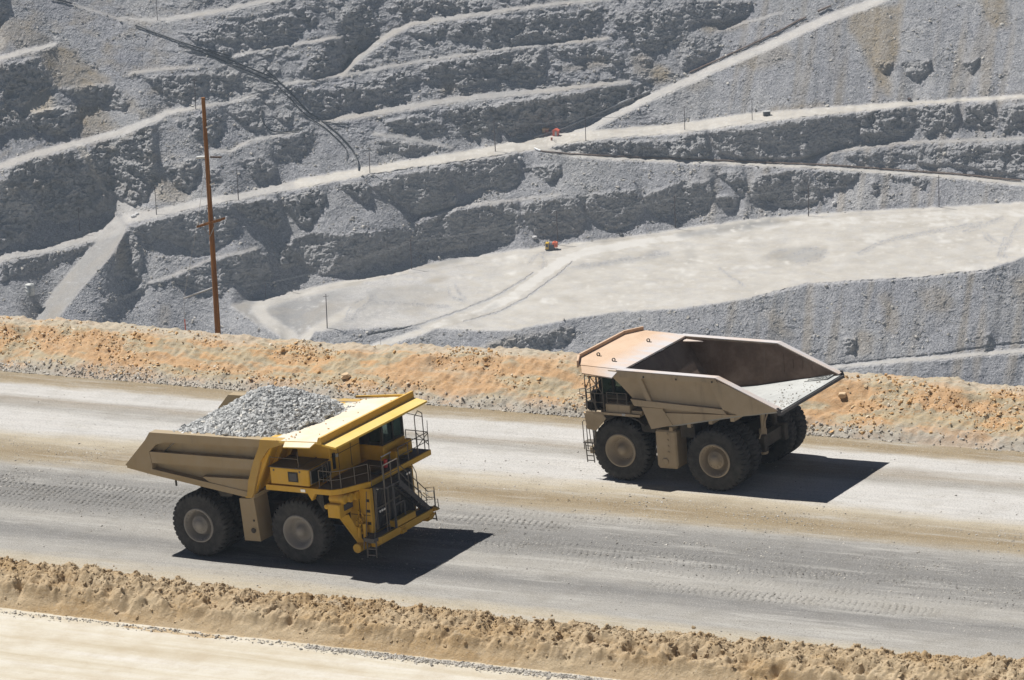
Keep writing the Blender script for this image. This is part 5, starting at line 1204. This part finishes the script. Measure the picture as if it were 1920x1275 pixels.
# cab (painted dark, standing in for the shade under the canopy)
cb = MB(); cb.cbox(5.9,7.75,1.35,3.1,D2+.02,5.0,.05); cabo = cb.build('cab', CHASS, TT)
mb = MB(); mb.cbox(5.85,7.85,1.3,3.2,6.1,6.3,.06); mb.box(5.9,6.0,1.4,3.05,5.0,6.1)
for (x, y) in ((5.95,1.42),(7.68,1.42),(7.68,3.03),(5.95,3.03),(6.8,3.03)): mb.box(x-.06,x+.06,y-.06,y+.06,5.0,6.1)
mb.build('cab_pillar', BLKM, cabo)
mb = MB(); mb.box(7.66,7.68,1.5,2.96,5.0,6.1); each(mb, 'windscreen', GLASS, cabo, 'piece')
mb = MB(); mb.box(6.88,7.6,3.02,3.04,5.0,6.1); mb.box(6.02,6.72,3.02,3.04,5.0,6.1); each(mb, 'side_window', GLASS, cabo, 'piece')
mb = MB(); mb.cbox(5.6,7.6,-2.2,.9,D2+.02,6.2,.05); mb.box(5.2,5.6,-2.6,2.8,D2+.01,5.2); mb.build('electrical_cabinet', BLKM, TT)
mb = MB(); mb.box(8.2,8.42,-1.7,1.7,1.8,D2-.15); mb.build('radiator_grille', BLKM, TT)
mb = MB(); mb.cbox(8.1,8.75,-3.0,3.0,1.35,1.75,.05); mb.build('bumper', TANP, TT)
mb = MB()
rail(mb, [(7.15,3.7,D2),(7.7,3.7,D2),(8.3,3.68,D2),(8.5,3.25,D2),(8.5,2.4,D2),(8.5,1.5,D2),(8.5,.3,D2),(8.5,-1,D2),(8.5,-2.4,D2),(8.5,-3.3,D2),(8.2,-3.7,D2)], 1.1, .03)
for x, y in ((7.15,3.7),(7.55,3.7),(7.95,3.7),(8.3,3.68),(8.15,2.6)): mb.tube([(x,y,D2+1.05),(x,y,6.2)], .03, 5)
mb.tube([(7.15,3.7,6.2),(8.3,3.68,6.2)], .03, 5); mb.tube([(7.15,3.7,5.2),(7.95,3.7,6.2)], .028, 5); mb.tube([(7.15,3.7,6.2),(7.95,3.7,5.2)], .028, 5); mb.tube([(7.95,3.7,6.1),(8.3,3.68,5.3)], .025, 5)
mb.tube([(8.3,3.7,D2+.9),(8.62,3.8,D2+1.0),(8.62,3.8,D2+1.3),(8.2,3.72,D2+1.35)], .03, 5); mb.tube([(7.6,3.7,D2+.1),(7.95,3.7,D2+1.0)], .05, 6)
rail(mb, [(5.6,3.72,4.62),(6.2,3.72,4.62),(6.9,3.72,4.62)], .7, .022)
mb.build('handrail', RAILM, TT)
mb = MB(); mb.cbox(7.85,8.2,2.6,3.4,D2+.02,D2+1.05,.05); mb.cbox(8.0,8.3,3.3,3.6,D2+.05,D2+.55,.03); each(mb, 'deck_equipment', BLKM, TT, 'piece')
mb = MB(); ladder(mb, (8.2,3.45,.95), (8.25,3.45,2.1), (.46,0,0), 4, .035, .03)
mb.prism([(8.0,2.13),(8.78,2.13),(8.78,2.19),(8.0,2.19)], 2.95, 3.6)
for (x, h) in ((8.74,1.2),(8.5,1.0)): mb.tube([(x,3.55,1.75),(x,3.55,2.19+h),(x-.1,3.55,2.3+h),(x-.35,3.5,2.2+h),(x-.4,3.45,2.19)], .028, 5)
ladder(mb, (8.15,3.3,2.2), (8.1,3.3,4.1), (.0,-.5,0), 6, .03, .025); mb.tube([(7.95,3.55,2.1),(7.9,3.55,3.1)], .06, 6); mb.tube([(8.1,3.5,1.9),(8.1,3.5,3.05)], .04, 6)
mb.build('boarding_ladder', RAILM, TT)
# ------------------------------------------------------------------ poles, pipes and plant
m, nt, b = newmat('pole_wood'); n = N(nt); co = n.obj()
g_ = n.noise(n.scale(co, (9,9,.35)), 1, 5, .7)
base = n.ramp(g_, [(.3,(.10,.045,.018)),(.5,(.24,.105,.035)),(.7,(.40,.19,.06))])
base = n.mix(n.rng(n.noise(co, .5, 3), .4, .7, 0, .5), base, (.16,.075,.03))
nt.links.new(base, b.inputs['Base Color']); b.inputs['Roughness'].default_value = .85
nt.links.new(n.bump(g_, .4, .03), b.inputs['Normal']); WOOD = m
def flatmat(name, c, rough=.6, met=0, var=.25):
    m, nt, b = newmat(name); n = N(nt)
    nt.links.new(n.mix(n.rng(n.noise(n.obj(), 1.3, 4, .7), .3, .7), tuple(x*(1-var) for x in c), tuple(min(1, x*(1+var)) for x in c)), b.inputs['Base Color'])
    b.inputs['Roughness'].default_value = rough; b.inputs['Metallic'].default_value = met; return m
PORC = flatmat('pale_porcelain', (.62,.63,.62), .25); WIREM = flatmat('grey_wire', (.30,.30,.30), .5); DPOLE = flatmat('weathered_pole', (.085,.06,.05), .9)
PIPEB = flatmat('black_pipe', (.018,.018,.02), .45); PIPEW = flatmat('white_pipe', (.75,.75,.75), .4); PIPEBR = flatmat('rusty_pipe', (.16,.11,.08), .7); PIPEG = flatmat('grey_pipe', (.36,.36,.36), .5)
REDP = flatmat('faded_red_paint', (.66,.13,.07), .6); ORNG = flatmat('orange_tan_panel', (.60,.40,.22), .6); RUSTD = flatmat('rust_red_panel', (.32,.11,.06), .7)
YELS = flatmat('machine_yellow', (.66,.42,.03), .5); REDS = flatmat('machine_red', (.66,.12,.035), .5); DARKS = flatmat('machine_dark', (.04,.04,.045), .5); GREYS = flatmat('grey_door', (.42,.42,.41), .6); TANKM = flatmat('pale_tank', (.55,.55,.52), .6)
PINK = flatmat('red_guard', (.50,.12,.08), .6)
ROCKW = flatmat('pale_boulder', (.52,.51,.50), .9, 0, .35)
def RD(u, v, z): return np.array([0,0,0])+E1*u+EL*v+EN*z
def T3(o, w): return [tuple(p) for p in w]
# --- the tall brown pole behind the berm
P0, P1 = RD(-24.22,33,-1.0), RD(-23.35,33,17.4)
def pz(z, du=0, dv=0):    # point on the pole axis at road height z, offset along the road
    t = (z+1.0)/18.4; return P0+(P1-P0)*t+E1*du+EL*dv
mb = MB(); mb.tube([pz(-1), pz(2), pz(8), pz(13), pz(17.4)], [.20,.19,.165,.145,.125], 14)
pole = tag(mb.build('utility_pole', WOOD), 'tall leaning brown wooden pole rising behind the orange berm', 'utility pole')
def ins(a, b_, r=.085):
    a, b_ = np.array(a), np.array(b_); pts = [a+(b_-a)*t for t in np.linspace(0, 1, 15)]
    mb = MB(); mb.tube([tuple(p) for p in pts], [r*(.55 if i % 2 else 1) for i in range(15)], 10); return mb
ins(pz(15.45,.12), pz(15.66,.62)).build('post_insulator', PORC, pole)
ins(pz(13.46,-.12), pz(13.40,-.78), .10).build('post_insulator', PORC, pole)
ins(pz(13.42,.12,.2), pz(13.36,.80,.5), .08).build('post_insulator', DPOLE, pole)
ins(pz(11.65,.12), pz(11.78,.50), .075).build('post_insulator', PORC, pole)
mb = MB()
for dv in (-.20,.20): mb.loft(*[[tuple(pz(z+dz,du,dv+dd)) for dd, dz in ((-.06,-.075),(.06,-.075),(.06,.075),(-.06,.075))] for z, du in ((8.80,-.98),(9.36,.98))])
ca = mb.build('crossarm', WOOD, pole)
for du in (-.9,-.45,.5,.9):
    zz = 8.80+.56*(du+.98)/1.96; mb = MB(); mb.tube([tuple(pz(zz+.07,du,-.2)), tuple(pz(zz+.16,du,-.2)), tuple(pz(zz+.20,du,-.2)), tuple(pz(zz+.27,du,-.2)), tuple(pz(zz+.31,du,-.2))], [.03,.03,.075,.06,.03], 10); mb.build('pin_insulator', PORC, ca)
mb = MB(); mb.tube([tuple(pz(8.85,-.55,-.22)), tuple(pz(8.2,0,-.2))], .025, 5); mb.tube([tuple(pz(9.2,.55,-.22)), tuple(pz(8.2,0,-.2))], .025, 5); mb.build('arm_brace', WIREM, pole)
mb = MB(); mb.tube([tuple(pz(4.71,-.1)), tuple(RD(-26.54,33,3.85))], .055, 8); st_ = mb.build('guy_strut', PIPEG, pole)
mb = MB(); mb.tube([tuple(pz(13.1,-.05)), tuple(RD(-25.19,33,7.9)), tuple(RD(-26.54,33,3.88)), tuple(RD(-26.70,33,1.9)), tuple(RD(-26.77,33,-.6))], .014, 5); mb.build('guy_wire', WIREM, pole)
mb = MB(); mb.tube([tuple(RD(-26.66,33,2.4)), tuple(RD(-26.77,33,-.6))], .035, 6); mb.build('guy_guard', PINK, pole)
# --- distant poles
def depth(p): return (np.array(p)-CAMP)@FW
unit = MB(); unit.tube([(0,0,-.06),(0,0,.5),(0,0,1)], [.016,.014,.011], 8)
POLES = [
 (295,38,0,'far pole at the foot of the upper left ramp'),
 (368,204,148,'thin pole on the upper bench near the tall pole top'),
 (150,432,388,'thin pole on the rubble left of the ramp junction'),
 (293,402,350,'thin pole on the main bench road left of the tall brown pole'),
 (448,376,317,'thin pole on the main bench road right of the tall brown pole'),
 (693.5,325,276,'pole on the main bench road beside the end of the black pipeline'),
 (929,284,226,'dark pole at the bright bend of the main bench road'),
 (1098,265,217,'dark pole right of the red hut where the ramp leaves the road'),
 (1284,243,199,'pole on the bright upper road, midway between the red hut and the dark box'),
 (1411,226,185,'pole on the bright upper road beside the dark box'),
 (1516,405,345,'brownish pole at the edge of the pit floor under the scalloped cliff'),
 (1761,388,330,'rightmost pole along the back edge of the pale pit floor'),
 (1267,427,368,'pole at the back edge of the pit floor, by the small dark box'),
 (1045,458,396,'pole rising directly behind the yellow and red pump unit'),
 (772,505,449,'pole at the back edge of the pit floor, by the greenish strip'),
 (499,559,530,'short pole at the left tip of the pit floor'),
 (614,615,551,'pole in the pit floor foreground beside the curving track'),
 (714,659,636,'short pole low on the ramp just above the orange berm'),
]
pm = None
for px, py, pt, lab in POLES:
    p = wall_at(px, py); h = (py-pt)*depth(p)/F/.958
    if pm is None: o = unit.build('utility_pole', DPOLE); pm = o.data; o['first'] = 1; del o['first']
    else: o = link(bpy.data.objects.new('utility_pole', pm))
    o.location = p; o.scale = (h*.95, h*.95, h); tag(o, lab, 'utility pole', 'power poles in the pit')
    o.rotation_euler = (0, rad(-.8+random.uniform(-.6,.6)), rad(random.uniform(-20,20)))
    if pm.users == 1:
        a = MB(); a.box(-.085,.085,-.006,.006,.93,.942); arm = a.build('crossarm', DPOLE, o); am = arm.data
    else: link(bpy.data.objects.new('crossarm', am), o)
tops = [wall_at(px, py)+np.array([0,0,(py-pt)*depth(wall_at(px, py))/F/.958*.94]) for px, py, pt, lab in POLES]
def wires(ids, label):
    mb = MB()
    for a, b_ in zip(ids[:-1], ids[1:]):
        A, B = tops[a], tops[b_]
        for off in (-.9, .9):
            mb.tube([tuple(A+(B-A)*t+np.array([off,0,-4.0*1.6*t*(1-t)])) for t in np.linspace(0, 1, 13)], .035, 4, False)
    tag(mb.build('power_line', WIREM, None, False), label, 'power line')
wires([3,4,5,6,7,8,9], 'thin sagging wires strung between the poles of the main bench road')
wires([15,14,13,12,10,11], 'thin sagging wires strung along the back edge of the pit floor')
# --- pipelines lying on the slope
def along(pts, step=6):
    out = []
    for (x0, y0), (x1, y1) in zip(pts[:-1], pts[1:]):
        k = max(1, int(math.hypot(x1-x0, y1-y0)/step))
        for i in range(k): out.append((x0+(x1-x0)*i/k, y0+(y1-y0)*i/k))
    return out+[pts[-1]]
def pipe(name, pts, r, mat, label, cat, lift=.8, group=None, build=True):
    P_ = np.array([wall_at(x, y) for x, y in along(pts)])
    for _ in range(2): P_[1:-1] = (P_[:-2]+2*P_[1:-1]+P_[2:])/4
    to = CAMP-P_; to /= np.linalg.norm(to, axis=1)[:,None]
    P_ = P_+to*r*1.6+np.array([0,0,r*lift])
    mb = MB(); mb.tube([tuple(p) for p in P_], r, 8)
    return tag(mb.build(name, mat), label, cat, group)
main_p = [(253,48),(300,66),(340,80),(393,97),(433,114),(493,139),(520,150),(550,180),(577,210),(617,237),(640,257),(658,277),(670,297),(673,320)]
pipe('pipeline', main_p, .28, PIPEB, 'long black pipeline running down the upper slope, outer of the pair', 'pipeline', group='black pipelines')
pipe('pipeline', [(x-7, y+4) for x, y in main_p[2:-2]]+[(655,292),(648,299)], .2, PIPEB, 'black pipeline running beside the long one and ending higher', 'pipeline', group='black pipelines')
pipe('pipeline', [(95,-1),(115,2),(135,8)], .3, PIPEB, 'short black pipe length at the very top left of the pit wall', 'pipeline', group='black pipelines')
pipe('pipeline', [(391,95),(415,101),(434,107)], .25, PIPEB, 'short black pipe branching above the long pipeline at its middle', 'pipeline', group='black pipelines')
pipe('pipeline', [(497,130),(508,140),(520,150)], .25, PIPEB, 'short black pipe joining the long pipeline at its bend', 'pipeline', group='black pipelines')
pipe('pipeline', [(604,228),(622,232),(645,233)], .22, PIPEB, 'short black pipe leading right from the pipeline onto the bench', 'pipeline', group='black pipelines')
pipe('hose', [(490,203),(491,225),(498,240),(517,250),(540,248),(566,244)], .22, PIPEB, 'curved black hose hanging in a hook shape on the rubble slope', 'hose')
pipe('pipeline', [(1000,259),(1020,253),(1060,240),(1130,210),(1160,195),(1218,172)], .30, PIPEG, 'grey pipe climbing beside the ramp above the red hut', 'pipeline', group='grey pipes')
pipe('pipeline', [(1003,279),(1008,283),(1014,284.5)], .36, PIPEW, 'short white pipe elbow where the lower road begins', 'pipeline')
pipe('pipeline', [(1014,284.5),(1060,289),(1150,294),(1280,299),(1420,305),(1560,311),(1700,321),(1800,328),(1915,340)], .30, PIPEBR, 'long brown pipe lying along the inner edge of the lower bench road', 'pipeline')
pipe('pipeline', [(1293,137),(1360,107),(1440,70),(1511,33)], .30, PIPEBR, 'brown pipe along the upper part of the rising ramp', 'pipeline')
pipe('barrier', [(1533,23),(1558,12.5)], .38, PIPEBR, 'short brown barrier at the top of the rising ramp', 'barrier')
pipe('pipe_length', [(690,345),(700,352)], .28, PIPEW, 'pale pipe stub sticking out below the main bench road', 'pipe')
# --- huts and machines (local frame: x to the right, y away, z up)
def site(px, py, turn=0):
    p = wall_at(px, py); a = rad(turn); ex = np.array([math.cos(a), math.sin(a), 0]); ey = np.array([-math.sin(a), math.cos(a), 0])
    return frame(p, ex, ey, np.array([0,0,1]))
h = empty('site_hut', site(1042,254,-25), 'small red hut with a peaked red roof and grey door beside the ramp', 'hut')
mb = MB(); mb.box(-1.0,1.0,-.9,.9,-.2,1.9); mb.prism([(-1.0,1.9),(0,2.45),(1.0,1.9)], -.9, .9); wl = mb.build('wall', REDP, h)
mb = MB(); mb.loft([(-1.2,-1.05,1.82),(-1.2,1.05,1.82),(0,1.05,2.5),(0,-1.05,2.5)], [(-1.2,-1.05,1.92),(-1.2,1.05,1.92),(0,1.05,2.6),(0,-1.05,2.6)]); mb.loft([(0,-1.05,2.5),(0,1.05,2.5),(1.2,1.05,1.82),(1.2,-1.05,1.82)], [(0,-1.05,2.6),(0,1.05,2.6),(1.2,1.05,1.92),(1.2,-1.05,1.92)]); mb.build('roof', REDP, h)
mb = MB(); mb.box(-.1,.7,-.96,-.9,-.1,1.7); d = mb.build('door', GREYS, h); mb = MB(); mb.box(.55,.62,-1.0,-.96,.8,.95); mb.build('handle', DARKS, d)
h = empty('storage_container', site(1023.5,248,-20), 'small orange container with a pale top just left of the red hut', 'container')
mb = MB(); mb.box(-1.1,1.1,-.7,.9,-.1,1.25); mb.build('body', ORNG, h)
mb = MB(); mb.box(-.1,1.05,-.76,-.70,0,1.15); mb.build('door', RUSTD, h); mb = MB(); mb.cbox(-1.2,1.2,-.85,1.0,1.25,1.55,.08); mb.build('lid', ORNG, h)
mb = MB(); [mb.box(-.95+.3*i,-.9+.3*i,-.74,-.7,.05,1.15) for i in range(3)]; mb.build('side_rib', ORNG, h)
h = empty('pump_unit', site(1034,468,-15), 'yellow and red pump unit parked on the pit floor below the cliff', 'pump unit')
mb = MB(); mb.cbox(-2.1,-.9,-1.0,1.0,.3,2.7,.12); bo = mb.build('engine_housing', YELS, h); mb = MB(); mb.box(-1.9,-1.1,-1.06,-1.0,1.2,2.3); mb.build('louvre', DARKS, bo)
mb = MB(); mb.cbox(-.9,1.0,-.9,.9,.4,2.1,.1); mb.build('radiator', DARKS, h); mb = MB(); mb.cbox(.3,2.1,-.8,1.0,1.1,2.9,.15); mb.box(1.0,1.6,-.3,.3,2.9,3.2); mb.build('tank', REDS, h)
mb = MB(); mb.box(-2.2,2.2,-1.0,1.0,.15,.4); [mb.tube([(x,-1.1,.1),(x,1.1,.1)], .14, 8) for x in (-1.6,1.6)]; mb.build('skid_base', DARKS, h)
mb = MB(); mb.tube([(-1.5,.3,2.7),(-1.5,.3,3.3),(-1.3,.3,3.45)], .09, 8); mb.build('exhaust_pipe', DARKS, h)
h = empty('water_tank', site(56,551,0), 'pale round water tank standing on the slope left of the ramp', 'water tank')
mb = MB(); mb.lathe([(.001,-.4),(1.5,-.4),(1.5,1.0),(1.53,1.02),(1.53,1.1),(1.5,1.12),(1.5,2.2),(1.53,2.22),(1.53,2.3),(1.5,2.32),(1.5,3.3)], (0,0,0), 'z', 32); mb.build('shell', TANKM, h)
mb = MB(); mb.lathe([(1.58,3.28),(1.58,3.38),(.2,3.7),(.001,3.72)], (0,0,0), 'z', 32); mb.cyl((.5,-.4,3.5), .25, 0, .22, 'z', 14); mb.build('lid', TANKM, h)
mb = MB(); ladder(mb, (-.2,-1.58,0), (-.2,-1.58,3.4), (.4,0,0), 9, .03, .025); mb.build('ladder', DARKS, h)
h = empty('equipment_box', site(1437,216,10), 'dark box with a pale lid beside the bright upper road', 'equipment box')
mb = MB(); mb.cbox(-1.2,1.2,-.8,.8,-.1,1.5,.12); mb.build('body', DARKS, h); mb = MB(); mb.cbox(-1.3,1.3,-.9,.9,1.5,1.65,.05); mb.build('lid', GREYS, h); mb = MB(); mb.box(-.9,.9,-.84,-.8,.2,1.2); mb.build('door', DARKS, h)
h = empty('equipment_box', site(1164,440,0), 'small dark box at the back edge of the pit floor', 'equipment box')
mb = MB(); mb.cbox(-.6,.6,-.4,.4,-.1,.8,.06); mb.build('body', DARKS, h); mb = MB(); mb.box(-.35,.35,-.43,-.4,.15,.6); mb.build('door', GREYS, h)
def small(name, px, py, mat, label, cat, fn, turn=0, group=None):
    mb = MB(); fn(mb); o = mb.build(name, mat); o.matrix_world = site(px, py, turn); return tag(o, label, cat, group)
small('barrel', 1034, 263, RUSTD, 'rust red barrel standing on the bright road below the red hut', 'barrel', lambda q: q.lathe([(.001,-.1),(.36,-.1),(.38,.3),(.36,.32),(.36,.6),(.38,.62),(.36,1.0),(.3,1.02),(.001,1.0)], (0,0,0), 'z', 16))
for i, (x, y) in enumerate(((1040,266),(1043,267))):
    small('marker_post', x, y, DPOLE, ('dark marker post right of the red barrel', 'tallest dark marker post right of the barrel')[i], 'marker post', lambda q: (q.tube([(0,0,-.1),(0,0,1.0+.2*i)], .07, 8), q.lathe([(.16,-.05),(.12,.06),(.001,.08)], (0,0,0), 'z', 10)))
# --- boulders one can tell apart
def boulder(px, py, r, label, mat=ROCKW, sq=.75):
    import bmesh
    bm = bmesh.new(); bmesh.ops.create_icosphere(bm, subdivisions=3, radius=1)
    sd = random.random()*50
    from mathutils import noise as mn
    for v in bm.verts:
        d = 1+.28*mn.noise(v.co*1.3+Vector((sd,0,0)))+.14*mn.noise(v.co*3+Vector((0,sd,0)))
        c = v.co*d; c.x = max(-.8, min(.85, c.x)); c.z = max(-.7, min(.72, c.z)); v.co = Vector((c.x*r*1.15, c.y*r, c.z*r*sq))
    me = bpy.data.meshes.new('boulder'); bm.to_mesh(me); bm.free(); me.materials.append(mat)
    o = bpy.data.objects.new('boulder', me); link(o); o.location = wall_at(px, py)+np.array([0,-r*.2,r*.3]); o.rotation_euler = (0,0,random.random()*6)
    return tag(o, label, 'boulder', 'boulders on the pit benches')
boulder(1003,446,.9,'large pale boulder on the back edge of the pit floor')
boulder(250,407,1.0,'pale boulder lying beside the ramp junction')
boulder(257,403,.8,'smaller pale boulder touching the one at the ramp junction')
boulder(1564,381,.8,'pale boulder on the scree at the foot of the right scalloped cliff')
boulder(974,297,.9,'pale boulder just below the bend of the main bench road')
boulder(1704,187,.75,'dark boulder at the foot of the right dump slope beside the road', DPOLE)
boulder(1782,248,.8,'pale boulder on the narrow bench under the right cliff')
MAT_OBLD = flatmat('orange_boulder', (.58,.42,.26), .9, 0, .2)
for (u, v, r, lab) in ((-10.9,27.9,.36,'rounded orange boulder low on the face of the orange berm'),(23.5,29.0,.34,'orange boulder high on the berm just right of the empty tray')):
    o = boulder(0,0,r*.8,lab, MAT_OBLD); o.location = RD(u, v, float(berm_z(np.array([u]), np.array([v]))[0])+r*.35); o['group'] = 'boulders on the orange berm'
# --- scree: loose blocks on the rubble slopes
def pl(r):
    k = 90000; i = r.integers(0, NUx, k); j = r.integers(90, NVy-2, k)
    w_ = (rub*(.10+.9*rubz)*(1+.8*(wall_toe))+2.0*edge_)[j, i]; ok = r.random(k) < w_; i, j = i[ok], j[ok]
    p = TV[j, i]; return p[:,0], p[:,1], p[:,2]
edge_ = np.clip(blur(flat, 2)*(1-flat)*(1-floor), 0, 1)
wall_toe = np.clip(blur(cliffm, 14)-cliffm, 0, 1)*3
o = stones('scree', 0, pl, lambda r, n: .10+.20*r.random(n)+.5*r.random(n)**8, MAT_STONE, 21)
tag(o, 'scree of grey blocks strewn over the pit slopes', 'scree', kind='stuff')
hz = bpy.data.materials.new('haze_air'); hz.use_nodes = True; nt = hz.node_tree
nt.nodes.remove(nt.nodes['Principled BSDF']); pv = nt.nodes.new('ShaderNodeVolumePrincipled')
pv.inputs['Color'].default_value = (.70,.85,1,1); pv.inputs['Density'].default_value = .00009; pv.inputs['Anisotropy'].default_value = .0
nt.links.new(pv.outputs[0], nt.nodes['Material Output'].inputs['Volume'])
zmin = min(TV[...,2].min(), -450)-30; zmax = max(TV[...,2].max()+230, 200)
x0, x1, y0, y1 = -1500, 1700, -700, TV[...,1].max()+420
V = [(x, y, z) for z in (zmin, zmax) for y in (y0, y1) for x in (x0, x1)]
o = npmesh('haze', V, [(0,2,3,1),(4,5,7,6),(0,1,5,4),(2,6,7,3),(0,4,6,2),(1,3,7,5)], hz)
tag(o, 'thin blue dust haze filling the open pit air', 'haze', kind='stuff')
